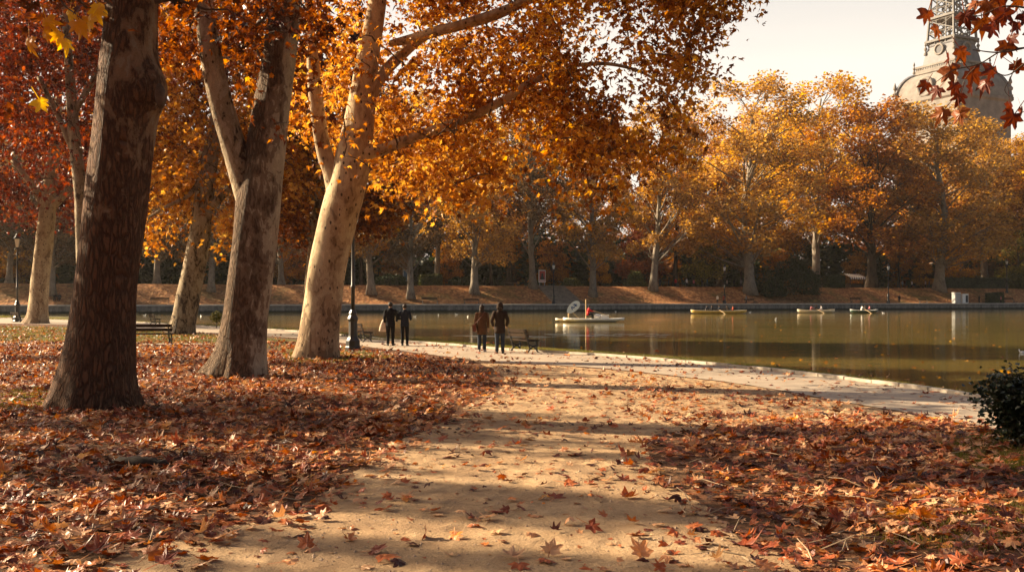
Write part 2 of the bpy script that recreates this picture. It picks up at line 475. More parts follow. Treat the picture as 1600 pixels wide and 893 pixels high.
M = dict(litter=m_litter(), sand=m_sand(), pave=m_pave(), turf=m_grassbase(), slope=m_slope(), water=m_water())
def m_quay():
    t = NT('quay_stone'); v = t.coord(); sp = t.n('ShaderNodeSeparateXYZ', i_Vector=v)
    n = t.noise(t.coord((1, 1, .35)), 1.3, 5, .7); f = t.noise(v, 9, 4, .7)
    c = t.ramp(n, [(.3, (.13, .115, .10)), (.5, (.24, .215, .19)), (.7, (.36, .32, .28))])
    c = t.mix(.5, c, t.ramp(f, [(.3, .6), (.7, 1.25)]), 'MULTIPLY')
    lvl = t.math('ADD', sp.outputs[2], t.math('MULTIPLY', t.math('SUBTRACT', n, .5), .5))
    c = t.mix(t.ramp(t.math('ADD', lvl, .5), [(.38, 1.0), (.62, 0.0)]), c, (.03, .032, .022))      # waterline algae, with the shadow low on the wall painted in
    return t.done(t.pbr(c, .85, t.bump(f, .5, .05), .2))
M['stone'] = m_quay()
M['step'] = plain('worn_step_stone', (.23, .175, .13), .9, .35, 1.1, .4)
M['kerb'] = plain('kerb_stone', (.36, .31, .25), .85, .25, 3, .4)
M['quaywalk'] = plain('quay_gravel', (.48, .39, .30), .9, .2, 1.2, .3)
M['iron'] = plain('black_painted_iron', (.018, .018, .018), .42, .2, 8, .1, .5)
M['wood_dark'] = plain('dark_bench_wood', (.035, .022, .014), .85, .4, 14, .3, .08)
M['wood_grey'] = plain('weathered_wood', (.20, .15, .11), .7, .35, 10, .3)
M['white'] = plain('white_paint', (.78, .76, .70), .4, .08, 3, 0, .5)
M['cream'] = plain('cream_hull', (.74, .62, .42), .45, .15, 3, 0, .5)
M['yellow'] = plain('yellow_hull', (.55, .36, .06), .45, .2, 3, 0, .5)
M['blue'] = plain('blue_paint', (.03, .09, .30), .4, .1, 4)
M['greenhull'] = plain('dark_green_hull', (.03, .07, .05), .45, .2, 4, 0, .5)
M['grey_panel'] = plain('grey_cabinet', (.33, .34, .34), .6, .1, 2)
M['oar'] = plain('oar_wood', (.62, .43, .22), .5, .15, 6)
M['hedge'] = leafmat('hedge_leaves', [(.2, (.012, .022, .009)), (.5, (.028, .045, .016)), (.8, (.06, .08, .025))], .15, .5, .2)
M['hedge_lit'] = leafmat('sunlit_hedge_leaves', [(.2, (.03, .045, .012)), (.5, (.07, .085, .02)), (.8, (.15, .14, .04))], .2, .5, .2)  # lighter copy of the hedge leaves, sunlight put into the colour
M['stem'] = plain('shrub_stem', (.09, .06, .04), .8, .3, 10, .3)
M['twig'] = plain('twig_bark', (.10, .065, .04), .8, .3, 8, .3)
M['twig_pale'] = plain('twig_pale_bark', (.30, .22, .14), .8, .35, 4, .3)

# ------------------------------------------------------------------ setting: ground, shore, lake, far bank
big = 3500.0
mb = MB(); mb.add([[-big, -big, -2.2], [big, -big, -2.2], [big, big, -2.2], [-big, big, -2.2]], [np.array([[0, 1, 2, 3]])])
tag(mb.build('ground', M['litter']), kind='structure')
mb = MB(); mb.add([[-900, -400, WATER], [900, -400, WATER], [900, 620, WATER], [-900, 620, WATER]], [np.array([[0, 1, 2, 3]])])
tag(mb.build('lake_water', M['water']), kind='structure')

shore_px = [(0, 493), (100, 496), (220, 502), (340, 508), (480, 515), (600, 525.5), (700, 533), (800, 541), (900, 546.5), (1000, 553.5), (1150, 566), (1300, 583), (1400, 596), (1535, 615), (1600, 626)]
shore = [np.array([-420, 330, 0]), np.array([-200, 190, 0])] + [G(*p) for p in shore_px] + [np.array([10.4, 14, 0]), np.array([14, 6, 0]), np.array([26, -8, 0]), np.array([70, -60, 0])]
shore = spline(shore, 8)
rg = RNG = np.random.default_rng
rs = rg(3)
shore[:, :2] += rs.normal(0, .02, (len(shore), 2)) * np.clip(shore[:, 1:2] / 20, .5, 3)
land = list(shore) + [np.array([70, -400, 0]), np.array([-1200, -400, 0]), np.array([-1200, 600, 0])]
tag(flat_poly('park_ground', land, 0.0, M['litter'], skirt=-2.2), kind='structure')

pave_up = [(-250, 494), (0, 497), (150, 500.5), (340, 511), (480, 519), (600, 531), (700, 539), (800, 547.5), (900, 553), (1000, 560), (1150, 573.5), (1300, 590.5), (1400, 603), (1535, 622), (1640, 640), (1800, 668)]
pave_lo = [(-250, 503), (0, 505), (150, 509), (340, 521), (480, 529), (600, 545), (700, 557), (780, 566), (880, 571), (980, 579), (1150, 598.5), (1300, 625), (1420, 645), (1545, 669), (1660, 694), (1900, 750)]
up = spline([G(*p)[:2] for p in pave_up], 8); lo = spline([G(*p)[:2] for p in pave_lo], 8)
lo += rs.normal(0, .03, lo.shape)
tag(flat_poly('lakeside_path', list(up) + list(lo[::-1]), .010, M['pave']), kind='structure')

left_b = [(-60, 1400), (150, 893), (330, 830), (470, 790), (540, 750), (600, 702), (690, 660), (735, 630), (790, 602), (775, 580), (735, 561)]
right_b = [(980, 580), (1150, 599.5), (1300, 626), (1420, 646.5)]
right_c = [(1480, 660), (1200, 664), (1060, 674), (1012, 692), (1035, 745), (1105, 795), (1165, 850), (1250, 893), (1500, 1400)]
L = spline([G(*p)[:2] for p in left_b], 14); R_ = np.concatenate([spline([G(*p)[:2] for p in right_b], 14), spline([G(*p)[:2] for p in right_c], 14)])
for arr in (L, R_): arr += rs.normal(0, .022, arr.shape)
dirt = [np.array([-3.2, -14])] + list(L) + [np.array(G(880, 571.8)[:2])] + list(R_) + [np.array([3.2, -14])]
tag(flat_poly('dirt_path', dirt, .005, M['sand']), kind='structure')
thin = [(-300, 536.5), (0, 537), (205, 537.5), (345, 537.5), (400, 541)]
a = spline([G(x, y - .9)[:2] for x, y in thin], 6); b = spline([G(x, y + .9)[:2] for x, y in thin], 6)
tag(flat_poly('lawn_footpath', list(a) + list(b[::-1]), .013, M['pave']), kind='structure')

# kerb along the lakeside path
kp = spline([G(*p)[:2] for p in pave_up], 40)
seg = np.concatenate([[0], np.cumsum(np.linalg.norm(np.diff(kp, axis=0), axis=1))])
kb = MB(); r = rg(17)
for s in np.arange(0, min(seg[-1], 160), 1.0):
    c0 = np.array([np.interp(s, seg, kp[:, k]) for k in (0, 1)]); c1 = np.array([np.interp(s + .96, seg, kp[:, k]) for k in (0, 1)])
    V, Fs = box((0, 0, 0), (np.linalg.norm(c1 - c0), .13, .16), math.atan2(*(c1 - c0)[::-1]))
    kb.add(V + r.normal(0, .004, V.shape) + [*((c0 + c1) / 2 + r.normal(0, .008, 2)), .0 + r.normal(0, .006)], Fs)
tag(kb.build('path_kerb', M['kerb']), kind='structure')

# turf sheets: shoreline strip, left lawn, tuft patches
sh = np.array([p[:2] for p in shore if 15 < p[1] < 130 and p[0] > -70])
tag(flat_poly('shore_turf', [tuple(p) for p in sh] + [tuple(p) for p in spline([G(*p)[:2] for p in pave_up if 0 <= p[0] <= 1640], 8)[::-1]], .006, M['turf']), kind='structure')
lawn_px = [(-400, 508), (0, 508.5), (200, 513), (340, 523), (470, 531), (560, 545), (600, 551), (540, 556), (470, 552), (380, 541), (200, 535), (0, 534), (-400, 533)]
tag(flat_poly('lawn', spline([G(*p)[:2] for p in lawn_px], 6), .004, M['turf']), kind='structure')
rl = [(1460, 690), (1560, 676), (1700, 690), (1800, 740), (1650, 745), (1520, 730)]
tag(flat_poly('turf_patch', spline([G(*p)[:2] for p in rl], 6), .004, M['turf']), kind='structure')

# far bank: quay wall, walk, slope, terrace
def fp(s, t, z): return [FO[0] + FU[0] * s + FN[0] * t, FO[1] + FU[1] * s + FN[1] * t, z]
S0, S1 = -420, 620
mb = MB(); q = np.array([[0, 1, 2, 3]])
mb.add([fp(S0, 0, -2), fp(S1, 0, -2), fp(S1, 0, QUAY - .22), fp(S0, 0, QUAY - .22)], q)
for k in range(400):                                              # mooring stones and joints under the coping
    s = -120 + k * 1.1
    mb.add(*box(fp(s, -.05, QUAY - .42), (.16, .14, .28), FAR_YAW))
tag(mb.build('quay_wall', M['stone']), kind='structure')
mb = MB()
c = fp((S0 + S1) / 2, .15, QUAY - .11); mb.add(*box(c, (S1 - S0, .75, .22), FAR_YAW))
tag(mb.build('quay_coping', plain('coping_stone', (.52, .46, .38), .85, .25, 1.5, .3)), kind='structure')
mb = MB(); mb.add([fp(S0, .5, QUAY - .004), fp(S1, .5, QUAY - .004), fp(S1, SLOPE0, QUAY - .004), fp(S0, SLOPE0, QUAY - .004)], q)
tag(mb.build('quay_walk', M['quaywalk']), kind='structure')
ss = np.arange(-200, 420, 1.5); tt = np.linspace(0, 1, 9); rs = rg(11)
V = []
for u in tt:
    for s in ss:
        zz = QUAY + (TERR - QUAY) * (u * u * (3 - 2 * u) * .5 + u * .5)
        w = math.sin(u * PI)
        V.append(fp(s, SLOPE0 + (SLOPE1 - SLOPE0) * u, zz + w * (.22 * math.sin(s * .21) + .12 * math.sin(s * .57 + 1) + rs.normal(0, .04))))
n = len(ss); i = np.arange(len(tt) - 1)[:, None] * n; j = np.arange(n - 1)[None]
mb = MB(); mb.add(V, np.stack([i + j, i + j + 1, i + n + j + 1, i + n + j], -1).reshape(-1, 4))
tag(mb.build('bank_slope', M['slope'], smooth=True), kind='structure')
mb = MB(); mb.add([fp(S0, SLOPE1, TERR), fp(S1, SLOPE1, TERR), fp(S1, SLOPE1 + 5, TERR), fp(S0, SLOPE1 + 5, TERR)], q)
tag(mb.build('terrace_walk', M['quaywalk']), kind='structure')
mb = MB(); mb.add([fp(S0, SLOPE1 + 5, TERR), fp(S1, SLOPE1 + 5, TERR), fp(S1 + 1500, 2500, TERR), fp(S0 - 1500, 2500, TERR)], q)
tag(mb.build('terrace_ground', M['slope']), kind='structure')
# broad stairs up the bank
p0, p1 = far(867, SLOPE0), far(911, SLOPE0)
wst = np.linalg.norm(p1[:2] - p0[:2]); mid = (p0 + p1) / 2
mb = MB(); ns = 20
for k in range(ns):
    t = SLOPE0 - .4 + (SLOPE1 - SLOPE0 + .2) * k / ns; z = QUAY + (TERR - QUAY + .1) * (k + 1) / ns
    off = FN * (t - SLOPE0); tr = (SLOPE1 - SLOPE0) / ns
    mb.add(*box((mid[0] + off[0] + FN[0] * tr / 2, mid[1] + off[1] + FN[1] * tr / 2, (z + QUAY - .8) / 2), (wst, tr, z - QUAY + .8), FAR_YAW))
tag(mb.build('bank_steps', M['step']), kind='structure')

# ------------------------------------------------------------------ near plane trees
LG = dict(
    gold=leafmat('leaves_golden', [(.12, (.13, .045, .014)), (.32, (.36, .12, .018)), (.55, (.53, .225, .035)), (.8, (.65, .35, .06)), (.95, (.72, .48, .11))], .52, .4, 0, .55, 1.05),
    orange=leafmat('leaves_orange', [(.15, (.13, .045, .016)), (.4, (.36, .12, .02)), (.65, (.56, .23, .035)), (.9, (.68, .38, .07))], .54, .4, 0, .5),
    rust=leafmat('leaves_rust', [(.12, (.045, .017, .010)), (.4, (.15, .042, .015)), (.65, (.28, .078, .018)), (.88, (.52, .20, .035)), (.97, (.68, .42, .08))], .44, .4, 0, .5),
    red=leafmat('leaves_red', [(.15, (.05, .013, .010)), (.45, (.16, .030, .016)), (.7, (.28, .06, .02)), (.92, (.42, .13, .035))], .44, .4, 0, .5),
    hang=leafmat('leaves_dark_red', [(.2, (.08, .018, .011)), (.6, (.16, .036, .016)), (.9, (.26, .08, .022))], .3, .4, 0, .5),
    brown=leafmat('leaves_brown', [(.15, (.035, .014, .009)), (.5, (.12, .035, .014)), (.8, (.26, .07, .018)), (.95, (.45, .17, .03))], .38, .4, 0, .5),
)
STAR = leaf_tmpl('star'); STARS = [star_tmpl(i) for i in range(5)]; QUAD = leaf_tmpl('quad')
LEAFD = [leaf_tmpl('det', rg(20 + i), .35) for i in range(4)]

def trunk_mb(pts, seed, n=26, flare=0.0, per=8, burl=None, lump=.035):
    """pts rows: px, py, d, half width in px -> world tube with an uneven section"""
    w = np.array([list(P(a, b, d)) + [h * d / FPX] for a, b, d, h in pts])
    w = spline(w, per); r = rg(seed); ph = r.uniform(0, 6.28, 8)
    z0 = w[0, 2]
    def mod(i, th):
        z = w[i, 2] - z0
        m = 1 + lump * np.sin(2 * th + ph[0] + z * .5) + lump * .7 * np.sin(3 * th + ph[1] - z * .8) + .012 * np.sin(7 * th + ph[2] + z * 1.7) + .01 * np.sin(5 * th + z * 3 + ph[3])
        if flare: m = m + flare * math.exp(-z / .5) * (.45 + .55 * np.sin(5 * th + ph[4]) ** 2 + .3 * np.sin(3 * th + ph[5]))
        return m
    V, Fs = tube(w[:, :3], w[:, 3], n, True, mod)
    if burl is not None:
        c, rad, amp = burl; dd = V - c; q = np.exp(-(dd ** 2).sum(1) / rad ** 2)
        V = V + unit(dd + np.array([.3, -.2, 0])) * (q * amp)[:, None]
    return (V, Fs), w

def crown(name, parent, skel, nodes, leafm, twigm, rng, per, size, spread=.55, tm=None, droop=.5, origin=None, radscale=1.0, guard=None):
    """twigs grown from the limbs to NODES, each ending in a spray of leaves"""
    S = np.asarray(skel, float); mb = MB()
    d0 = np.array([np.min(((S - p) ** 2).sum(1)) for p in nodes]); order = np.argsort(d0)
    cap = len(S) + len(nodes) * 5; buf = np.zeros((cap, 3)); buf[:len(S)] = S; k = len(S)
    LP, LS = [], []
    for q in order:
        p = nodes[q]; i = int(np.argmin(((buf[:k] - p) ** 2).sum(1))); a = buf[i]; dist = np.linalg.norm(p - a)
        if dist < .02: continue
        midp = (a + p) / 2 + np.array([0, 0, .18 * dist]) + rng.normal(0, .10 * dist, 3)
        t = np.linspace(0, 1, 6)[:, None]
        c = (1 - t) ** 2 * a + 2 * t * (1 - t) * midp + t * t * p
        c[1:-1] += rng.normal(0, .02 * dist, (4, 3))
        r0 = (.014 + .015 * dist) * radscale
        V, Fs = tube(c, np.linspace(r0, .007 * radscale, 6), 5, False); mb.add(V, Fs, 1)
        buf[k:k + 5] = c[1:]; k += 5
        m = rng.poisson(per)
        m1 = int(m * .35)
        tt = rng.uniform(.35, 1.0, m1)[:, None]
        on = (1 - tt) ** 2 * a + 2 * tt * (1 - tt) * midp + tt * tt * p + rng.normal(0, spread * .35, (m1, 3))
        sp = spread * rng.uniform(.7, 1.25)
        off = np.clip(rng.normal(0, 1, (m - m1, 3)), -1.9, 1.9) * np.array([sp, sp, sp * .62])
        LP.append(on); LP.append(p + off - np.array([0, 0, .12 * sp]))
    LP = np.concatenate(LP)
    if guard is not None:                                         # few leaves hang on the near side of the trunk and limbs
        gx = 800 + guard[:, 0] / guard[:, 1] * FPX; gy = HZ - (guard[:, 2] - CAMZ) / guard[:, 1] * FPX; gr = guard[:, 3] / guard[:, 1] * FPX + 7
        lx = 800 + LP[:, 0] / LP[:, 1] * FPX; ly = HZ - (LP[:, 2] - CAMZ) / LP[:, 1] * FPX
        hit = (((lx[:, None] - gx) ** 2 + (ly[:, None] - gy) ** 2 < gr ** 2) & (LP[:, 1:2] < guard[:, 1] + .25)).any(1)
        LP = LP[~(hit & (rng.random(len(LP)) < .86))]
    sz = size * np.clip(rng.normal(1, .2, len(LP)), .55, 1.5)
    tm = tm or STARS
    if isinstance(tm, list):
        w = rng.integers(0, len(tm), len(LP))
        for i, t in enumerate(tm): leaves(mb, t, LP[w == i], sz[w == i], rng, droop)
    else: pass
    return mb.build(name, [leafm, twigm], parent, origin=origin)

def px_nodes(poly, d0, h, n, rng, gap=.0, bias=1.0):
    xs = [p[0] for p in poly]; ys = [p[1] for p in poly]; out = []
    ph = rng.uniform(0, 6.28, 6)
    while len(out) < n:
        x = rng.uniform(min(xs), max(xs), 4000); y = rng.uniform(min(ys), max(ys), 4000)
        ok = inpoly(x, y, poly)
        d = d0 + rng.uniform(-1, 1, 4000) * h
        for a, b, c in zip(x[ok], y[ok], d[ok]):
            p = P(a, b, c)
            g = math.sin(p[0] * 1.1 + ph[0]) * math.sin(p[2] * 1.4 + ph[1]) + .6 * math.sin(p[0] * 2.7 + p[1] * .8 + ph[2]) * math.sin(p[2] * 2.3 + ph[3])
            if g < gap - 1.0 + 0 * bias: continue
            out.append(p)
            if len(out) >= n: break
    return np.array(out)

def near_tree(label, group, trunk, limbs, barkm, leafm, poly, d0, h, n, per, size, seed, flare=.5, spread=.55, burl=None, tm=None, gap=.35, extra=None, limbbark=None, droop=.5, lump=.035):
    r = rg(seed)
    base = P(*trunk[0][:3]); base[2] = 0
    root = thing('plane_tree', label, 'tree', base, 0, group)
    (V, Fs), w = trunk_mb(trunk, seed, 30, flare, 10, burl, lump)
    MB().add(V, Fs).build('trunk', barkm, root, True, base)
    sk = [w[len(w) // 2:, :3]]; gd = [w]
    for k, lm in enumerate(limbs):
        (V, Fs), wl = trunk_mb(lm, seed + 31 + k, 14, 0, 7, None, .05)
        MB().add(V, Fs).build('limb', limbbark or barkm, root, True, base); sk.append(wl[:, :3]); gd.append(wl)
    nodes = px_nodes(poly, d0, h, n, r, gap)
    if extra is not None: nodes = np.concatenate([nodes, extra])
    crown('crown', root, np.concatenate(sk), nodes, leafm, M['twig'], r, per, size, spread, tm, droop, base, guard=np.concatenate(gd))
    return root

BK = dict(
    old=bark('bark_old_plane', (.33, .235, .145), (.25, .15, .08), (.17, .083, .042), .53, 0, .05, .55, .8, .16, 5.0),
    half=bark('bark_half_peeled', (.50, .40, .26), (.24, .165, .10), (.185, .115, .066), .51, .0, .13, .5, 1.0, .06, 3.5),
    pale=bark('bark_pale_plane', (.60, .46, .275), (.38, .27, .155), (.22, .145, .08), .42, .18, 0, 0, .8, .12, 2.0),
    mott=bark('bark_mottled_plane', (.48, .38, .25), (.30, .22, .13), (.10, .065, .04), .44, .14, 0, .2, 1.0, .06, 3.0),
    back=bark('bark_far_plane', (.30, .255, .20), (.20, .165, .13), (.10, .08, .06), .42, 0, 0, 0, .5),
    dark=bark('bark_far_dark', (.10, .075, .055), (.065, .048, .036), (.03, .022, .018), .45, 0, 0, 0, .5),
)
GRP = 'plane trees on the near lawn'
d = 18.0
c = P(246, 140, d - .1)
t1 = near_tree('thick old plane tree with cracked dark brown bark and a knot hole, nearest of all', GRP,
    [(146, 642, d, 60), (150, 600, d, 56), (157, 545, d, 52.5), (165, 450, d, 48), (176, 350, d, 48), (186, 270, d, 48), (195, 190, d, 47), (200, 120, d, 45), (204, 50, d, 40), (206, 0, d, 39), (212, -120, d, 36), (216, -260, d, 31), (222, -420, d, 22), (230, -560, d, 12)],
    [[(212, -150, d, 20), (150, -230, d - .6, 16), (60, -300, d - 1, 12), (-60, -340, d - 1.5, 8)],
     [(214, -210, d, 20), (290, -290, d + .6, 15), (380, -340, d + 1.2, 11), (460, -330, d + 1.5, 7)],
     [(210, -100, d, 14), (120, -60, d - 2, 9), (40, -20, d - 3, 6), (-30, 10, d - 3.2, 4)],
     [(206, -60, d, 13), (150, -40, d - 1.6, 8), (110, 0, d - 2.5, 5)]],
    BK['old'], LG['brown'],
    [(-330, 215), (-60, 190), (60, 160), (110, 60), (150, 20), (300, 20), (330, 60), (420, 40), (560, -120), (520, -500), (200, -680), (-200, -620), (-420, -300)],
    d, 3.2, 105, 70, .215, 101, .40, .48, (c, .42, .24), LEAFD[:2] + [STAR], .75)
# hollow in the burl
hb = MB(); hc = P(250, 150, d - .42)
V, Fs = ellip((0, 0, 0), (.085, .07, .21), 14, 9); V += rg(5).normal(0, .006, V.shape); hb.add(V + hc, Fs)
hb.build('knot_hole', M['twig'], t1, True, t1.location)

d = 25.0
t2 = near_tree('forked plane tree with dark scaly bark peeling to pale wood on its right side', GRP,
    [(372, 590, d, 38), (377, 560, d, 36), (384, 500, d, 33.5), (390, 450, d, 33.5), (398, 370, d, 33), (404, 310, d, 33), (414, 240, d, 30), (424, 170, d, 28), (436, 95, d, 26), (449, 0, d, 24), (462, -120, d, 20), (470, -260, d, 14), (476, -380, d, 8)],
    [[(396, 335, d, 22), (384, 290, d, 21), (366, 230, d - .1, 20), (347, 165, d - .2, 19), (331, 95, d - .3, 17), (318, 10, d - .4, 15), (300, -110, d - .5, 12), (285, -220, d - .6, 8)],
     [(452, -20, d, 13), (500, -90, d + .8, 10), (560, -150, d + 1.2, 7)]],
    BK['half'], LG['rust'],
    [(225, 130), (260, 110), (300, 150), (350, 60), (420, 170), (450, 220), (480, 150), (560, 20), (640, -150), (480, -480), (280, -460), (200, -150)],
    d - .4, 3.6, 140, 70, .24, 202, .55, .48, None, None, .75, limbbark=BK['mott'])

d = 32.7
t3 = near_tree('leaning pale cream plane tree with small dark flecks and a spreading golden crown', GRP,
    [(494, 561, d, 31), (498, 530, d, 30), (504, 480, d, 29.5), (511, 420, d, 29), (526, 350, d, 29), (540, 300, d, 29), (550, 255, d, 28), (560, 200, d, 24), (568, 140, d, 20), (577, 80, d, 17), (590, 0, d, 14), (605, -100, d, 11), (620, -220, d, 7)],
    [[(527, 296, d, 17), (519, 268, d, 14), (508, 240, d, 12), (498, 190, d - .2, 11), (490, 120, d - .4, 10), (487, 60, d - .5, 8), (480, -40, d - .6, 6)],
     [(556, 250, d, 17), (578, 238, d - .2, 11), (602, 232, d - .3, 9), (650, 213, d - .6, 8), (700, 196, d - 1, 7.4), (745, 178, d - 1.2, 7), (790, 155, d - 1.4, 6), (830, 128, d - 1.5, 5.4), (880, 112, d - 1.6, 4.4), (900, 100, d - 1.6, 4)],
     [(566, 190, d, 16), (580, 150, d + .2, 11), (597, 118, d + .4, 10), (625, 88, d + .6, 9), (665, 55, d + .9, 8.5), (720, 40, d + 1.2, 8), (775, 25, d + 1.4, 6.5), (830, 0, d + 1.6, 5.5), (900, -30, d + 1.8, 4)],
     [(612, 68, d + .3, 6), (660, 56, d - .6, 8), (720, 38, d - 1, 7), (790, 14, d - 1.4, 6), (850, -12, d - 1.8, 5), (920, -25, d - 2, 4)],
     [(882, 112, d - 1.6, 4), (905, 140, d - 1.7, 3), (930, 185, d - 1.8, 2.4), (955, 235, d - 1.8, 1.8)],
     [(898, 102, d - 1.6, 3.6), (950, 100, d - 1.6, 3), (1000, 112, d - 1.6, 2.4), (1040, 135, d - 1.7, 1.8)]],
    BK['pale'], LG['gold'],
    [(430, 190), (470, 60), (430, -120), (620, -420), (900, -330), (1000, -180), (960, -60), (900, 20), (880, 130), (890, 190), (800, 215), (770, 320), (742, 352), (700, 330), (650, 290), (600, 310), (565, 280), (500, 230)],
    d + 1.0, 4.8, 480, 80, .25, 303, .30, .62, None, None, .0, lump=.02)
# the reddish outer sprays of the same crown
r = rg(77)
outer = px_nodes([(800, 40), (900, -60), (1020, -200), (1150, -90), (1148, 10), (1095, 70), (1118, 130), (1122, 160), (1060, 195), (1072, 240), (1005, 290), (985, 325), (930, 335), (895, 290), (850, 250), (790, 230), (760, 160)], d - 1.2, 3.2, 185, r, .42)
b3 = np.array(t3.location)
sk = np.concatenate([spline(np.array([P(*q) for q in l]), 8) for l in (
    [(830, 128, d - 1.5), (900, 100, d - 1.6), (1000, 112, d - 1.6), (1080, 150, d - 1.7)], [(880, 112, d - 1.6), (930, 185, d - 1.8), (960, 270, d - 1.8)],
    [(830, 0, d + 1.6), (930, -40, d + 1), (1050, -60, d)])])
crown('outer_crown', t3, sk, outer, LG['orange'], M['twig'], r, 52, .25, .6, None, .5, b3)

d = 55.0
t4 = near_tree('slimmer mottled plane tree leaning over the lakeside path behind the dark bench', GRP,
    [(283, 523, d, 20), (287, 505, d, 18.5), (293, 470, d, 18), (301, 430, d, 17), (311, 370, d, 16), (322, 290, d, 14), (333, 220, d, 12), (345, 140, d, 10), (352, 40, d, 7)],
    [[(316, 335, d, 8), (336, 318, d - .4, 6), (358, 297, d - .8, 5), (390, 280, d - 1, 3.5)], [(330, 250, d, 7), (300, 300, d - 1, 4), (262, 322, d - 1.4, 3), (232, 340, d - 1.6, 2)]],
    BK['mott'], LG['gold'],
    [(215, 330), (235, 395), (262, 350), (330, 330), (345, 395), (380, 380), (420, 330), (470, 300), (500, 200), (450, 40), (400, -160), (250, -160), (210, 60)],
    d, 5, 340, 78, .34, 404, .35, .85, None, None, .3)
d = 80.0
t5 = near_tree('stout pale plane tree beside the lit lantern on the lawn edge', GRP,
    [(57, 506, d, 17), (59, 490, d, 15), (62, 450, d, 14.2), (67, 400, d, 13.5), (72, 350, d, 12.5), (77, 300, d, 11), (85, 230, d, 8), (92, 150, d, 5)],
    [[(74, 330, d, 7), (50, 290, d, 5), (20, 250, d, 3.5)], [(76, 330, d, 7), (120, 280, d, 5), (150, 230, d, 3)]],
    BK['pale'], LG['red'],
    [(-120, 330), (-40, 352), (20, 330), (50, 362), (85, 345), (130, 362), (180, 335), (240, 350), (250, 180), (180, 40), (60, -40), (-100, 0), (-160, 200)],
    d, 7, 360, 76, .44, 505, .3, 1.05, None, None, .25)
d = 60.0
t6 = near_tree('slender plane tree half hidden behind the nearest thick trunk', GRP,
    [(136, 517, d, 13), (133, 450, d, 12), (129, 360, d, 11), (126, 300, d, 10), (118, 230, d, 9), (112, 160, d, 8), (105, 60, d, 6), (100, -60, d, 4)],
    [[(120, 250, d, 5), (90, 180, d, 4), (60, 120, d, 3)], [(114, 180, d, 5), (160, 100, d, 4), (200, 40, d, 3)]],
    BK['mott'], LG['red'],
    [(-60, 180), (40, 230), (100, 260), (180, 300), (240, 260), (300, 240), (340, 120), (320, -120), (150, -260), (-50, -200), (-120, 0)],
    d, 6, 360, 80, .36, 606, .3, .9, None, None, .25)
d = 56.5
t7 = near_tree('rust red plane tree growing behind the leaning pale trunk', GRP,
    [(479, 521, d, 9), (484, 450, d, 8.5), (490, 380, d, 8), (498, 310, d, 7), (508, 240, d, 5.5), (515, 150, d, 4)],
    [[(492, 340, d, 4.5), (540, 290, d, 3.5), (590, 260, d, 2.6)], [(495, 320, d, 4.5), (460, 280, d, 3.5), (440, 250, d, 2.4)]],
    BK['mott'], LG['rust'],
    [(425, 350), (440, 400), (480, 395), (520, 330), (560, 360), (600, 372), (625, 345), (650, 300), (640, 190), (560, 80), (470, 80), (425, 200)],
    d, 4.5, 230, 72, .34, 707, .3, .8, None, None, .3)
# ------------------------------------------------------------------ fallen leaves (uncountable)
CARPET = leafmat('fallen_leaf', [(.05, (.03, .013, .009)), (.27, (.10, .028, .014)), (.40, (.22, .05, .02)), (.52, (.38, .10, .028)), (.60, (.40, .17, .07)), (.80, (.60, .37, .20)), (.90, (.62, .18, .028)), (1.0, (.7, .33, .05))], .22, .42, 0, .8, 1.15)
LD = [leaf_tmpl('det', rg(40 + i), [.12, .22, .34, .5, .28, .42, .16, .65, .3, .8, .2, .45][i]) for i in range(12)]
left_car = [(-900, 541), (0, 541), (345, 541), (430, 556), (470, 560), (560, 556), (640, 556), (730, 572), (795, 600), (745, 630), (695, 660), (605, 702), (545, 750), (475, 790), (335, 832), (215, 862), (150, 893), (-60, 1300), (-2600, 1300)]
right_car = [(1010, 694), (1062, 673), (1200, 660), (1330, 656), (1485, 656), (1600, 681), (1950, 730), (2600, 1300), (1500, 1300), (1245, 893), (1160, 850), (1100, 795), (1030, 745)]
mid_car = [(955, 586), (1100, 597), (1250, 622), (1420, 648), (1480, 657), (1330, 656), (1200, 660), (1060, 672), (1000, 640)]
strip_car = [(600, 531), (800, 547), (1000, 560), (1150, 574), (1300, 591), (1400, 603), (1535, 622), (1640, 640), (1640, 650), (1535, 630), (1400, 609), (1300, 595), (1000, 563), (800, 550), (600, 534)]
lawn_car = [(-500, 509), (0, 509), (340, 523), (560, 545), (640, 553), (560, 557), (345, 541), (-900, 541)]
pave_car = [(600, 533), (900, 555), (1150, 576), (1300, 593), (1535, 625), (1545, 668), (1300, 626), (1150, 599), (960, 580), (760, 566), (600, 545)]

def proj(x, y):
    return 800 + x / y * FPX, HZ + CAMZ / y * FPX

rr = rg(900)
def scatter(n_area, x0, x1, y0, y1):
    n = int(n_area * (x1 - x0) * (y1 - y0))
    return rr.uniform(x0, x1, n), rr.uniform(y0, y1, n)

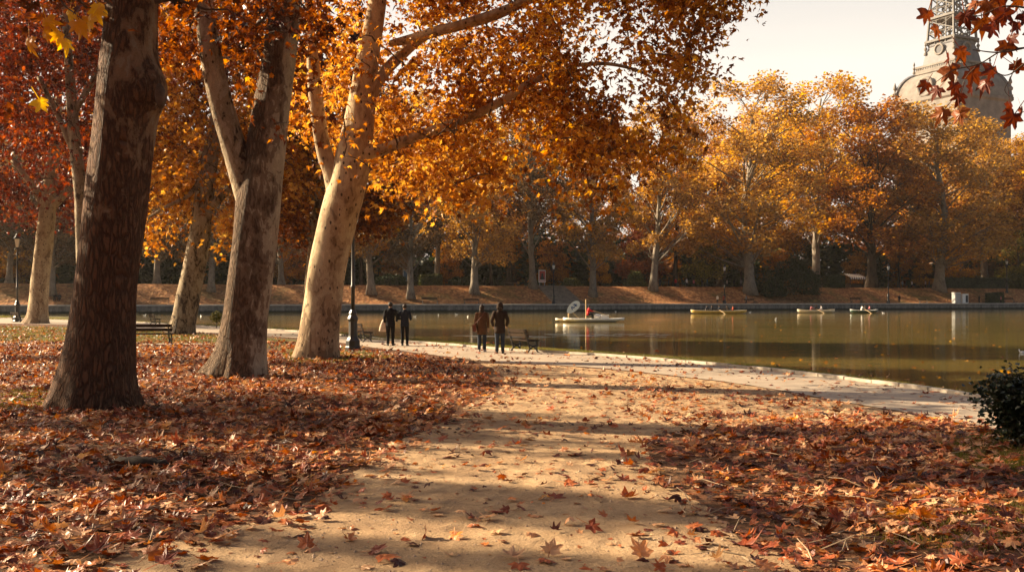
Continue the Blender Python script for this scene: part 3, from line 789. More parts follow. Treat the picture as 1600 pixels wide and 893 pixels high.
bands = [(3.2, 8, 190), (8, 12, 180), (12, 17, 140), (17, 24, 90), (24, 34, 52), (34, 46, 34), (46, 75, 16)]
lm = MB(); scat = []
for y0, y1, den in bands:
    x, y = scatter(den, -y1 * .95 - 2, y1 * .68 + 1.5, y0, y1)
    px, py = proj(x, y)
    j = rr.normal(0, 1, len(x)); jx = px + 12 * j * (1 + (py - HZ) / 110) * np.where(rr.random(len(x)) < .3, 3.4, 1); jy = py + rr.normal(0, 1, len(x)) * np.clip((py - HZ) * .035, 1.0, 14)
    patch = .5 + .5 * np.sin(x * 1.3 + 2 * np.sin(y * .7)) * np.sin(y * 1.1 + 1.6 * np.sin(x * .6))
    u = rr.random(len(x)); prob = np.zeros(len(x))
    prob = np.where(inpoly(jx, jy, left_car), .62 + .38 * patch, prob)
    prob = np.where(inpoly(jx, jy, right_car), .50 + .5 * patch, prob)
    prob = np.where(inpoly(jx, jy, mid_car), .22 + .34 * patch, prob)
    prob = np.where(inpoly(jx, jy, strip_car), .35, prob)
    prob = np.where(inpoly(jx, jy, lawn_car), .35 + .45 * patch, prob)
    pth = inpoly(px, py, [(150, 893), (330, 830), (470, 790), (545, 750), (600, 702), (690, 660), (740, 630), (795, 600), (760, 560), (980, 580), (1010, 640), (1060, 673), (1012, 692), (1035, 745), (1105, 795), (1165, 850), (1250, 893), (1500, 1400), (-60, 1400)])
    prob = np.where((prob == 0) & pth, .018 + .03 * patch + .05 * np.clip((y - 9) / 12, 0, 1) * patch, prob)
    prob = np.where((prob == 0) & inpoly(px, py, pave_car), .14 * patch, prob)
    # no leaves inside the trunks
    for tx, ty, tr in ((t1.location.x, t1.location.y, .72), (t2.location.x, t2.location.y, .6), (t3.location.x, t3.location.y, .62)):
        prob = np.where((x - tx) ** 2 + (y - ty) ** 2 < tr * tr, 0, prob)
    ok = u < prob
    x, y, pr = x[ok], y[ok], prob[ok]
    n = len(x); deep = np.clip((pr - .2) / .6, 0, 1)
    z = .012 + rr.random(n) ** 1.6 * .075 * deep + .004
    sz = np.clip(rr.lognormal(-2.14, .34, n), .05, .24)
    if y1 > 34: sz *= 1.15
    pos = np.stack([x, y, z], 1)
    fl = np.where(deep > .3, .38, .22)
    if y1 <= 24:
        w = rr.integers(0, 12, n)
        for i in range(12):
            for lowf in (0, 1):
                mk = (w == i) & ((deep > .3) == bool(lowf))
                leaves(lm, LD[i], pos[mk], sz[mk], rr, 0, 1, 0, .30 if lowf else .12)
    else:
        
        w = rr.integers(0, 5, n)
        for i in range(5): leaves(lm, STARS[i], pos[w == i], sz[w == i] * 1.15, rr, 0, 1, 0, .45)
# crumbs of broken leaf on the path
x, y = scatter(26, -6, 9, 4, 30); px, py = proj(x, y); ok = (inpoly(px, py, [tuple(q) for q in left_b + right_b + right_c]) & (rr.random(len(x)) < .5)) | inpoly(px, py, mid_car)
x, y = x[ok], y[ok]; leaves(lm, STAR, np.stack([x, y, np.full(len(x), .012)], 1), np.clip(rr.normal(.045, .022, len(x)), .015, .1), rr, 0, 1, 0, .3)
# upright curled leaves lying on the sand close to the camera
for (px, py, s) in ((600, 878, .24), (545, 690, .17), (745, 735, .17), (785, 750, .17), (1000, 872, .26), (665, 842, .2), (305, 822, .24), (820, 722, .15), (690, 690, .2), (860, 868, .22), (480, 858, .2), (925, 830, .2)):
    p = G(px, py) + np.array([0, 0, .05]); T = LD[3 + (px % 5)]
    leaves(lm, T, p[None], np.array([s]), rr, 0, 1, 0, .7)
for k in range(60):
    px, py = rr.uniform(230, 1200), HZ + 190 + 235 * rr.random()
    if not inpoly(np.array([px]), np.array([py]), [tuple(q) for q in left_b + right_b + right_c])[0]: continue
    leaves(lm, LD[rr.integers(0, 12)], (G(px, py) + np.array([0, 0, .03]))[None], np.array([rr.uniform(.12, .23)]), rr, 0, 1, 0, .25)
# dry twigs among the leaves
for k in range(170):
    px, py = rr.uniform(-100, 1000), rr.uniform(600, 893)
    if not inpoly(np.array([px]), np.array([py]), left_car)[0]: px = rr.uniform(1050, 1600); py = rr.uniform(690, 893)
    p = G(px, py); a = rr.uniform(0, PI); l = rr.uniform(.12, .5); dv = np.array([math.cos(a), math.sin(a), rr.normal(0, .12)]) * l
    V, Fs = tube(np.array([p + [0, 0, .05], p + dv * .5 + rr.normal(0, .02, 3) + [0, 0, .07], p + dv + [0, 0, .06]]), [.006, .005, .003], 4); lm.add(V, Fs, 1)
fl = lm.build('fallen_leaves', [CARPET, M['twig_pale']])
tag(fl, 'carpet of curled red brown plane leaves lying on the ground', 'leaves', None, 'stuff')

# ------------------------------------------------------------------ grass blades
GRASS = leafmat('grass_blades', [(.15, (.06, .065, .014)), (.5, (.13, .125, .027)), (.85, (.26, .20, .06))], .35, .5, 0, .4)
gm = MB(); r = rg(55)
def grass(poly, n, h, w):
    xs = [p[0] for p in poly]; ys = [p[1] for p in poly]; xy = []
    W_ = np.array([G(*p)[:2] for p in poly]); got = 0
    while got < n:
        x = r.uniform(W_[:, 0].min(), W_[:, 0].max(), n * 2); y = r.uniform(W_[:, 1].min(), W_[:, 1].max(), n * 2)
        px, py = proj(x, y); ok = inpoly(px, py, poly); xy.append(np.stack([x[ok], y[ok]], 1)); got += ok.sum()
        if ok.sum() == 0: break
    xy = np.concatenate(xy)[:n]; m = len(xy)
    a = r.uniform(0, 2 * PI, m); hh = h * r.uniform(.5, 1.3, m); le = hh * r.uniform(.1, .7, m); b = r.uniform(0, 2 * PI, m)
    dx = np.stack([np.cos(a), np.sin(a), 0 * a], 1) * w; tip = np.stack([np.cos(b) * le, np.sin(b) * le, hh], 1)
    base = np.concatenate([xy, np.full((m, 1), .0)], 1)
    V = np.stack([base - dx, base + dx, base + tip * .55 + dx * .6 + [0, 0, .02 * h], base + tip], 1).reshape(-1, 3)
    o = (np.arange(m) * 4)[:, None]
    gm.add(V, [o + np.array([[0, 1, 2]]), o + np.array([[0, 2, 3]])])
grass([(560, 526), (700, 534), (800, 542), (900, 548), (1000, 555), (1150, 568), (1300, 585), (1400, 598), (1535, 618), (1620, 631), (1620, 636), (1535, 621), (1400, 602), (1300, 589.5), (1150, 573), (1000, 559.5), (900, 552), (800, 546.5), (700, 538.5), (560, 529)], 26000, .085, .006)
grass([(0, 494), (220, 503), (340, 509), (480, 516), (560, 523), (560, 528), (480, 518), (340, 510), (220, 504), (0, 496)], 6000, .16, .014)
grass([(-300, 510), (0, 510), (200, 514), (340, 524), (450, 533), (345, 537), (205, 535), (-300, 533)], 22000, .09, .010)
grass([(440, 552), (480, 548), (560, 552), (620, 557), (590, 562), (520, 566), (450, 566)], 7000, .07, .006)
grass([(1460, 692), (1560, 678), (1700, 690), (1780, 735), (1640, 742), (1520, 728)], 9000, .075, .004)
grass([(1340, 840), (1420, 800), (1620, 780), (1700, 840), (1500, 870)], 2500, .06, .004)
grass([(-20, 615), (60, 605), (110, 625), (60, 640), (-20, 650)], 4000, .06, .004)
tag(gm.build('grass', GRASS), 'short yellow green grass along the shore and lawn edges', 'grass', None, 'stuff')

# ------------------------------------------------------------------ generic whole trees
def gen_tree(seed, H, tr, cb, CW, nl, nleaf, ls, tm, lean=(0, 0), fork=False, shell=.55, flat=.75, lob=(.13, .21), twn=5, base_w=.3):
    r = rg(seed); tmb, cmb = MB(), MB()
    top = np.array([lean[0] * H, lean[1] * H, H * .88]); n = 14
    t = np.linspace(0, 1, n)[:, None]
    pts = top * t + np.concatenate([np.cumsum(r.normal(0, .010 * H, (n, 2)), 0) * np.minimum(t, .6), 0 * t], 1); pts[0] = 0
    rad = tr * (1 - .82 * t[:, 0] ** .9) * (1 + .55 * np.exp(-pts[:, 2] / (tr * 1.1)))
    V, Fs = tube(pts, rad, 12, True); tmb.add(V, Fs)
    def on(z):
        return np.array([np.interp(z, pts[:, 2], pts[:, k]) for k in range(3)]), np.interp(z, pts[:, 2], rad)
    lobes = []
    tries = 0
    while len(lobes) < nl and tries < 5000:
        tries += 1
        f = r.uniform(0, 1) ** .85; z = cb + (H * .97 - cb) * f
        e = CW / 2 * max(base_w, math.sqrt(max(0, 1 - ((f - .45) / .60) ** 2)))
        rr_ = e * math.sqrt(r.uniform(.02, 1)) * .88; a = r.uniform(0, 2 * PI); ax, _ = on(z)
        c = np.array([ax[0] + rr_ * math.cos(a), ax[1] + rr_ * math.sin(a), z]); R = CW * r.uniform(*lob)
        if any(np.linalg.norm((c - q) / [1, 1, .9]) < .62 * (R + Q) * .8 for q, Q in lobes): continue
        lobes.append((c, R))
    vol = np.array([R ** 2 for _, R in lobes]); cnt = (nleaf * vol / vol.sum()).astype(int)
    for (c, R), k in zip(lobes, cnt):
        hr = math.hypot(c[0], c[1]); z0 = max(cb * .62, c[2] - .55 * hr - r.uniform(.05, .14) * H * .6); z0 = min(z0, H * .84)
        a, ra = on(z0); q = np.linspace(0, 1, 7)[:, None]
        mid = (a + c) / 2 + np.array([0, 0, .10 * np.linalg.norm(c - a)]) + r.normal(0, .05 * CW, 3)
        br = (1 - q) ** 2 * a + 2 * q * (1 - q) * mid + q * q * c
        V, Fs = tube(br, np.linspace(min(ra * .6, .05 + .013 * np.linalg.norm(c - a)), .03, 7), 6, False); tmb.add(V, Fs)
        for _ in range(twn):
            dirv = unit(r.normal(0, 1, 3) + [0, 0, .25]); e2 = c + dirv * R * r.uniform(.7, 1.05) * [1, 1, flat]
            s = br[r.integers(3, 7)]; m2 = (s + e2) / 2 + r.normal(0, .12 * R, 3)
            V, Fs = tube(np.array([s, m2, e2]), [.045, .03, .012], 4, False); tmb.add(V, Fs)
        d = unit(r.normal(0, 1, (k, 3))); rad_ = R * (shell + (1.08 - shell) * r.random(k) ** .8)
        # break the lobe into sprays
        g = np.sin(d[:, 0] * 5 + c[0]) * np.sin(d[:, 1] * 5 + c[1]) * 1.0 + np.sin(d[:, 2] * 6 + c[2]) * .6
        keep = g > -.55
        pos = c + d * (rad_ * (1 + .14 * g))[:, None] * [1, 1, flat]
        inner = c + d * (R * r.random(k) ** .5)[:, None] * [1, 1, flat] * .8
        pos = np.where((r.random(k) < .3)[:, None], inner, pos)[keep]
        leaves(cmb, tm, pos, ls * np.clip(r.normal(1, .25, len(pos)), .5, 1.6), r, .4)
    return tmb, cmb

def make_tree(kind, label, cat, group, gen, barkm, leafm, loc, rz=0, scale=1.0):
    root = thing(kind, label, cat, loc, rz, group)
    root.scale = scale if hasattr(scale, '__len__') else (scale,) * 3
    gen[0].build('trunk', barkm, root, True); gen[1].build('crown', leafm, root)
    return root

# unseen trees added past the left edge to stripe carpet and path with shade
SH = 'unseen plane trees added past the left edge for shade'
sh1 = make_tree('plane_tree', 'unseen slender plane tree added past the left edge of the view for shade', 'tree', SH, gen_tree(501, 15, .26, 4.5, 5.2, 15, 5000, .28, STAR, lob=(.15, .24)), BK['mott'], LG['rust'], (-22, 22.3, 0), .3, (.8, .8, .76))
for x, y, rz, s in ((-21, 18.0, 1.7, (.3, .3, .74)), (-24, 36, 4.4, (1.1, 1.1, 1)), (-27, 27.5, 5.1, (.55, .55, 1.05)), (-13, 14.0, .9, (.45, .45, .85)), (-27, 19.5, .4, (.36, .36, 1.2)), (-30, 24.5, 3.1, (.3, .3, 1.25)), (-26, 16.3, 2.2, (.3, .3, 1.2)), (-23, 21, 4.2, (.28, .28, 1.3))):
    copy_tree(sh1, (x, y, 0), rz, scale=s)
BH = 'unseen plane trees added round the viewpoint to block sky light'  # unseen trees added behind the camera to keep sky light off the foreground
bh1 = make_tree('plane_tree', 'unseen broad plane tree added behind the viewpoint to block sky light', 'tree', BH, gen_tree(502, 19, .55, 4.5, 14, 40, 11000, .34, STAR), BK['mott'], LG['rust'], (-7, -9, 0), .3)
for x, y, rz, s in ((6.5, -8, 1.7, 1.0), (0, -20, 2.9, 1.1), (-17, -4, 4.4, 1.0), (15, -18, 5.1, 1.1), (-30, -8, 2.2, 1.1), (-24, 3, 1.2, .9)):
    copy_tree(bh1, (x, y, 0), rz, scale=s)

# tree past the right edge whose branch hangs into the view
d = 9.0
base = np.array([7.6, 9.6, 0])
root = thing('plane_tree', 'tree past the right edge whose thin twigs of dark red leaves cross the tower', 'tree', base, 0, None)
V, Fs = tube(spline([[7.6, 9.6, 0], [7.6, 9.6, 1], [7.5, 9.5, 3], [7.35, 9.5, 6], [7.4, 9.6, 9], [7.5, 9.6, 12]], 5), np.linspace(.34, .1, 26), 18); MB().add(V, Fs).build('trunk', BK['mott'], root, True, base)
br = MB(); LP = []
def bpath(pts, r0, r1):
    w = spline([P(*q) for q in pts], 6); V, Fs = tube(w, np.linspace(r0, r1, len(w)), 6); br.add(V, Fs)
w0 = spline([[7.4, 9.5, 4.4], [6.6, 9.3, 4.1], [5.6, 9.1, 3.9], list(P(1640, 62, 9))], 5); V, Fs = tube(w0, np.linspace(.06, .02, len(w0)), 8); br.add(V, Fs)
bpath([(1640, 62, 9), (1600, 75, 9), (1560, 82, 8.95), (1520, 78, 8.9)], .012, .004)
bpath([(1640, 62, 9), (1600, 100, 8.95), (1570, 118, 8.9), (1540, 100, 8.85)], .010, .003)
bpath([(1600, 75, 9), (1565, 80, 9), (1530, 100, 8.95), (1490, 110, 8.9), (1460, 130, 8.9)], .009, .003)
bpath([(1530, 100, 8.95), (1510, 120, 8.9), (1498, 150, 8.9)], .005, .002)
bpath([(1590, 90, 9), (1580, 120, 9), (1570, 140, 9), (1578, 152, 9)], .005, .002)
bpath([(1660, 20, 9), (1620, 15, 9), (1570, 10, 9), (1530, 25, 9), (1500, 22, 9)], .012, .003)
bpath([(1620, 15, 9), (1590, -5, 9), (1540, -20, 9)], .008, .003)
bpath([(1660, 150, 9.1), (1620, 165, 9.1), (1585, 182, 9.1)], .008, .003)
V, Fs = tube(spline([[5.3, 9.1, 4.05], list(P(1690, 10, 9)), list(P(1660, 20, 9))], 4), .02, 6); br.add(V, Fs)
V, Fs = tube(spline([[5.3, 9.1, 3.9], [5.1, 9.1, 3.8], list(P(1660, 150, 9.1))], 4), .012, 6); br.add(V, Fs)
br.build('branch', M['twig'], root, True, base)
lf = [(1449, 22, 23), (1462, 45, 22), (1508, 25, 22), (1535, 35, 24), (1550, 42, 24), (1570, 20, 24), (1580, 60, 20), (1545, 8, 24), (1600, 25, 20), (1592, 0, 22), (1525, 5, 18), (1557, 28, 20), (1590, 40, 20), (1573, 72, 22), (1502, 80, 22), (1483, 88, 18), (1485, 110, 25), (1519, 115, 24), (1500, 150, 18), (1473, 175, 22), (1500, 178, 22), (1583, 182, 24), (1578, 165, 18), (1597, 172, 16), (1550, 110, 24), (1588, 103, 22), (1465, 140, 18), (1540, 130, 20), (1518, 138, 16), (1492, 134, 18), (1447, 132, 16), (1560, 0, 22), (1620, 50, 26), (1640, 100, 26), (1625, 140, 24), (1575, -14, 24)]
r = rg(66); lmb = MB()
for i, (px, py, s) in enumerate(lf):
    T = LEAFD[i % 4]; V, Fs = T
    c = P(px, py, 9 + r.uniform(-.15, .15)); a = r.normal(-PI / 2, .55); tl = r.normal(0, .55)
    X = np.array([-math.sin(a), 0, math.cos(a)]); Y_ = np.array([math.cos(a), 0, math.sin(a)]); Z = np.array([0, -1.0, 0])
    X2 = X * math.cos(tl) + Z * math.sin(tl); Z2 = np.cross(X2, Y_)
    sz = s * 1.85 / FPX * 9 / 1.05
    lmb.add(c + sz * (V[:, :1] * X2 + V[:, 1:2] * Y_ + V[:, 2:3] * Z2), Fs)
lmb.build('hanging_foliage', LG['hang'], root, False, base)
g = gen_tree(611, 15, .3, 6.2, 9, 20, 7000, .26, STAR)
g[1].build('crown', LG['rust'], root)

# yellow leaf sprays low on the nearest tree are part of its crown: hanging twig with bright leaves
r = rg(68); lmb = MB(); V, Fs = tube(spline([P(80, -60, 15.2), P(95, 0, 15), P(118, 22, 14.9), P(140, 40, 14.9)], 5), np.linspace(.02, .004, 16), 5); lmb.add(V, Fs, 1)
for (px, py, s) in ((75, 34, 20), (72, 52, 16), (90, 55, 15), (102, 66, 18), (128, 40, 26), (142, 30, 20), (150, 18, 18), (46, 66, 20), (64, 160, 20), (120, 38, 18), (155, 10, 16), (110, 20, 20)):
    V, Fs = LEAFD[px % 4]; c = P(px, py, 14.9 + r.uniform(-.2, .2)); a = r.normal(-PI / 2, .6); tl = r.normal(0, .5)
    X = np.array([-math.sin(a), 0, math.cos(a)]); Y_ = np.array([math.cos(a), 0, math.sin(a)]); X2 = X * math.cos(tl) + np.array([0, -1, 0]) * math.sin(tl)
    lmb.add(c + s * 2.0 / FPX * 14.9 * (V[:, :1] * X2 + V[:, 1:2] * Y_ + V[:, 2:3] * np.cross(X2, Y_)), Fs)
YEL = leafmat('leaves_yellow', [(.2, (.62, .26, .02)), (.7, (.75, .45, .04))], .55, .4, 0, .5)
lmb.build('hanging_foliage', [YEL, M['twig']], t1, False, t1.location)

# ------------------------------------------------------------------ dark shrub at the right edge, log, small shrub by the water
def bush(seed, w, h, n, ls, leafm, nst=14, tm=None, core=None):
    r = rg(seed); sm, cm = MB(), MB()
    for k in range(nst):
        a = r.uniform(0, 2 * PI); q = r.uniform(.25, 1); e = np.array([math.cos(a) * w / 2 * q, math.sin(a) * w / 2 * q, h * r.uniform(.6, 1.0)])
        pts = spline([[r.normal(0, .05 * w), r.normal(0, .05 * w), 0], e * [.45, .45, .5] + r.normal(0, .04 * w, 3), e], 4)
        V, Fs = tube(pts, np.linspace(.012 * w + .006, .004, len(pts)), 5); sm.add(V, Fs)
        m = n // nst; t = r.uniform(.25, 1, m) ** .7
        idx = (t * (len(pts) - 1)).astype(int)
        pos = pts[idx] + r.normal(0, .085 * w, (m, 3)) * [1, 1, .9]; pos[:, 2] = np.maximum(pos[:, 2], .03)
        leaves(cm, tm or QUAD, pos, ls * np.clip(r.normal(1, .2, m), .6, 1.4), r, -.2, .6)
    return sm, cm
p = G(1604, 702)
s_, c_ = bush(71, 1.25, 1.02, 5200, .062, None, 26)
o = thing('shrub', 'dark evergreen shrub with small glossy leaves beside the path at the right edge', 'shrub', p)
SHR = leafmat('shrub_leaves', [(.2, (.010, .016, .008)), (.6, (.022, .032, .014)), (.9, (.05, .05, .022))], .1, .3, 0)
s_.build('stem', M['stem'], o, True); c_.build('foliage', SHR, o)

p = G(216, 732); r = rg(72)
pts = np.array([[-.33, .06, .05], [-.15, .03, .085], [.05, 0, .09], [.22, -.03, .075], [.36, -.05, .04]]); V, Fs = tube(spline(pts, 5), np.interp(np.linspace(0, 1, 21), [0, .1, .5, .9, 1], [.05, .085, .095, .07, .035]), 14)
V[:, 2] *= .75; V += r.normal(0, .009, V.shape); mb = MB(); mb.add(V, Fs)
tag(mb.build('fallen_log', plain('rotten_log', (.03, .02, .014), .9, .4, 12, .5), None, True), 'short dark rotten log half sunk in the leaf carpet', 'log').location = p
o = thing('young_shrub', 'small round yellow green shrub on a thin stem by the water behind the trunks', 'shrub', G(338, 512.5))
V, Fs = tube([[0, 0, 0], [.03, 0, .35], [0, .02, .9]], [.03, .025, .01], 6); MB().add(V, Fs).build('stem', M['stem'], o, True)
cm = MB(); r = rg(73); q = unit(r.normal(0, 1, (420, 3))) * r.uniform(.15, .42, (420, 1)) + [0, 0, .72]; leaves(cm, QUAD, q, .12, r, .3); cm.build('foliage', GRASS, o)

# ------------------------------------------------------------------ far bank trees
FL = dict(
    tan=leafmat('far_leaves_tan', [(.12, (.14, .08, .035)), (.4, (.34, .19, .075)), (.65, (.54, .33, .12)), (.9, (.66, .45, .20))], .58, .5, .12, .10),
    gold=leafmat('far_leaves_gold', [(.12, (.16, .07, .02)), (.4, (.44, .22, .045)), (.7, (.64, .38, .08)), (.92, (.74, .52, .17))], .6, .5, .10, .10),
    orange=leafmat('far_leaves_orange', [(.15, (.13, .05, .02)), (.45, (.40, .17, .05)), (.75, (.54, .27, .08)), (.95, (.62, .40, .14))], .6, .5, .10, .10),
    green=leafmat('far_leaves_green', [(.15, (.08, .075, .02)), (.5, (.22, .19, .04)), (.85, (.45, .36, .09))], .35, .5, .1, .10),
    red=leafmat('far_leaves_red', [(.2, (.12, .03, .016)), (.6, (.30, .075, .03)), (.9, (.42, .16, .05))], .35, .5, .1, .1),
    dull=leafmat('far_leaves_dull', [(.15, (.055, .036, .022)), (.5, (.14, .085, .045)), (.85, (.30, .185, .09))], .42, .5, .1, .1),
)
FQ = QUAD
PT = {}
def proto(key, *a, **k): PT[key] = gen_tree(*a, **k)
proto('tall_a', 801, 44, .95, 9, 28, 64, 27000, .50, FQ, (.02, 0), twn=6, lob=(.08, .135), base_w=.62)
proto('tall_b', 802, 42, .9, 10, 26, 60, 25000, .50, FQ, (-.04, .01), twn=6, lob=(.08, .135), base_w=.58)
proto('tall_c', 803, 38, .8, 9, 23, 52, 21000, .50, FQ, (.07, 0), twn=6, lob=(.08, .135), base_w=.6)
proto('tall_d', 806, 46, .8, 10, 20, 46, 17000, .48, FQ, (.03, .02), twn=8, lob=(.10, .17), base_w=.45)
proto('mid', 804, 26, .6, 8, 13, 26, 8000, .52, FQ, (-.03, 0), twn=4, lob=(.11, .18))
proto('small', 805, 13, .3, 1.6, 10, 26, 7500, .40, FQ, (.0, 0), twn=4, lob=(.12, .2))
rootmade = {}
def far_tree(kind, key, lk, bk, px, t, rz, s, label, group=None, sink=.3):
    loc = far(px, t); loc[2] -= sink
    k = (kind, key, lk, bk)
    if k in rootmade: return copy_tree(rootmade[k], loc, rz, label, group, s)
    same = [v for q, v in rootmade.items() if q[1] == key]
    root = thing(kind, label, 'tree', loc, rz, group); root.scale = (s, s, s) if not hasattr(s, '__len__') else s
    if same:
        src = same[0]
        for ch in src.children:
            c = ch.copy(); COL.objects.link(c); c.parent = root
            c.material_slots[0].link = 'OBJECT'; c.material_slots[0].material = BK[bk] if 'trunk' in ch.name else FL[lk]
    else:
        PT[key][0].build('trunk', BK[bk], root, True); PT[key][1].build('crown', FL[lk], root)
    rootmade[k] = root
    return root
FB = 'plane trees along the far bank'
far_tree('plane_tree', 'tall_b', 'tan', 'back', 580, 9, .4, .82, 'grey brown far tree on the bank behind the dark lamp post', FB)
far_tree('plane_tree', 'tall_c', 'dull', 'back', 642, 7, 2.2, .80, 'thin far tree low on the bank in front of the lit clipped hedge', FB)
far_tree('plane_tree', 'tall_a', 'tan', 'back', 741, 9, 1.0, .80, 'far tree on the leafy bank just above the brown lakeside bench', FB)
far_tree('plane_tree', 'tall_d', 'dull', 'back', 833, 12, 3.4, .88, 'far tree at the top of the bank beside the framed poster', FB)
far_tree('plane_tree', 'tall_c', 'tan', 'back', 926, 8, 5.0, .92, 'far plane tree with a thick foot just right of the wide steps', FB)
far_tree('plane_tree', 'tall_c', 'tan', 'back', 1020, 11, .35, 1.0, 'far tree leaning right between the red maple and the wide steps', FB)
far_tree('plane_tree', 'tall_a', 'tan', 'back', 1172, 9, 2.6, (1.29, 1.29, 1.04), 'tall tan far tree by the people with a pram on the quay', FB)
far_tree('plane_tree', 'tall_d', 'gold', 'back', 1275, 24, 4.2, (1.36, 1.36, 1.10), 'broad golden far tree rising behind the dark evergreen shrub', FB)
far_tree('plane_tree', 'tall_b', 'orange', 'dark', 1362, 19, 1.3, (1.34, 1.34, 1.08), 'orange far tree with a dark trunk right of the striped stall', FB)
far_tree('plane_tree', 'tall_a', 'tan', 'back', 1467, 11, 5.6, (1.35, 1.35, 1.0), 'tan far tree on the bank just left of the grey cabinets', FB)
far_tree('plane_tree', 'tall_d', 'tan', 'back', 1540, 26, 3.0, (1.3, 1.3, .98), 'tan far tree rising behind the long dark hedge', FB)
far_tree('plane_tree', 'tall_c', 'gold', 'dark', 1640, 16, 2.0, (1.30, 1.30, 1.05), 'golden far tree cut by the right edge above the end of the hedge', FB)
far_tree('plane_tree', 'tall_a', 'tan', 'dark', 1572, 38, .9, (1.2, 1.2, .97), 'broad tan far tree hiding the foot of the domed tower', FB)
far_tree('plane_tree', 'tall_b', 'orange', 'back', 1415, 40, 2.9, (1.2, 1.2, .97), 'orange far tree rising between the dark trunked tree and the tower', FB)
far_tree('plane_tree', 'tall_b', 'gold', 'back', 1225, 42, .7, (1.2, 1.2, 1.05), 'golden far tree rising above the dark evergreen shrub farther back', FB)
far_tree('plane_tree', 'mid', 'gold', 'dark', 1125, 22, 1.0, 1.15, 'golden far tree with a slim dark trunk behind the crowd on the terrace', FB)
far_tree('plane_tree', 'mid', 'orange', 'dark', 1055, 21, 4.0, 1.0, 'dark trunked far tree standing just left of the pale green tree', FB)
far_tree('plane_tree', 'mid', 'orange', 'dark', 796, 24, 3.0, 1.15, 'far tree with a straight dark trunk behind the terrace bench', FB)
far_tree('plane_tree', 'mid', 'gold', 'back', 683, 26, 5.5, 1.1, 'far tree with a sunlit pale trunk behind the clipped hedge', FB)
far_tree('small_tree', 'small', 'green', 'dark', 1100, 19, .8, 1.05, 'small pale green tree with a low round crown on the terrace', None)
far_tree('small_tree', 'small', 'red', 'dark', 1000, 24, 2.8, 1.15, 'small dark red maple behind the terrace near the leaning tree', None)
far_tree('small_tree', 'small', 'gold', 'back', 1500, 22, 4.4, 1.0, 'small bright golden tree in front of the hedge trunks by the cabinets', None)
far_tree('small_tree', 'small', 'green', 'dark', 1590, 17, 1.9, 1.1, 'small olive green tree at the right edge behind the far lamp', None)
BKG = 'plane trees behind the far terrace'
r = rg(88)
keys = ['tall_a', 'tall_b', 'tall_c']; lks = ['tan', 'gold', 'orange']
for i, px in enumerate(range(640, 1760, 72)):
    far_tree('plane_tree', keys[i % 3], lks[(i * 2 + i // 3) % 3], 'back' if i % 2 else 'dark', px + r.uniform(-15, 15), 60 + (i % 3) * 12, r.uniform(0, 6.28), r.uniform(.98, 1.12), 'plane tree in the crowded rows behind the far terrace', BKG)
for i, px in enumerate(range(-330, 640, 80)):
    far_tree('plane_tree', keys[i % 3], 'dull' if i % 3 else 'orange', 'dark', px + r.uniform(-15, 15), 58 + (i % 3) * 12, r.uniform(0, 6.28), r.uniform(.85, 1.0), 'plane tree in the crowded rows behind the far terrace', BKG)
FLB = 'trees along the left part of the far bank'
for i, (px, t, s) in enumerate(((80, 8, .7), (14, 16, .6), (-90, 10, .7), (245, 16, .62), (330, 10, .66), (440, 14, .7))):
    far_tree('plane_tree', keys[i % 3], 'dull', 'back', px, t, r.uniform(0, 6), s, ['grey far tree beside the foot of the pale trunk near the left lantern', 'dark far tree behind the left lantern', 'far tree past the left edge of the view', 'far tree seen just right of the nearest thick trunk', 'far tree between the mottled leaning trunk and the forked trunk', 'far tree seen between the forked trunk and the leaning pale trunk'][i], FLB)

UND = 'small autumn trees on the terrace'
for i, px in enumerate((-60, 30, 150, 300, 420, 470, 560, 615, 700, 765, 870, 945, 1160, 1215, 1330, 1400, 1440, 1545, 1620)):
    k = 'small' if i % 3 else 'mid'
    far_tree('small_tree', k, ('orange', 'gold', 'dull', 'orange', 'tan')[i % 5], 'dark', px + r.uniform(-8, 8), 21 + (i * 5) % 11, r.uniform(0, 6.28), r.uniform(.5, .75), 'small autumn tree among the undergrowth behind the terrace walk', UND)

# dark evergreen undergrowth that closes the view under the far crowns
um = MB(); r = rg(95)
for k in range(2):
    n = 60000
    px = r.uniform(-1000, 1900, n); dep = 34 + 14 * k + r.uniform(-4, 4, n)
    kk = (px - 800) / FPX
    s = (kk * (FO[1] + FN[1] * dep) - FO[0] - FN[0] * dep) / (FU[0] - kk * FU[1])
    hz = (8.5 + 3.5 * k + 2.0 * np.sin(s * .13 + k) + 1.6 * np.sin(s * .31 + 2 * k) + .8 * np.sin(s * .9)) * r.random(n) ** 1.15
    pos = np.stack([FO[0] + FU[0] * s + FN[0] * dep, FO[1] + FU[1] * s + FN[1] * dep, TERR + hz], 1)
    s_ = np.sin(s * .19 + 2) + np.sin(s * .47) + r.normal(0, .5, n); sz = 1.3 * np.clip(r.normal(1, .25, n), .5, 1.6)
    for mi, mk in ((0, s_ < .5), (1, (s_ >= .5) & (s_ < 1.2)), (2, s_ >= 1.2)): leaves(um, QUAD, pos[mk], sz[mk], r, .2, 1.0, mi)  # lit hedge patches put sunlight into the dark band by colour
tag(um.build('undergrowth', [M['hedge'], M['hedge_lit'], FL['orange']]), 'dark evergreen and autumn undergrowth under the trees behind the far terrace', 'undergrowth', None, 'stuff')

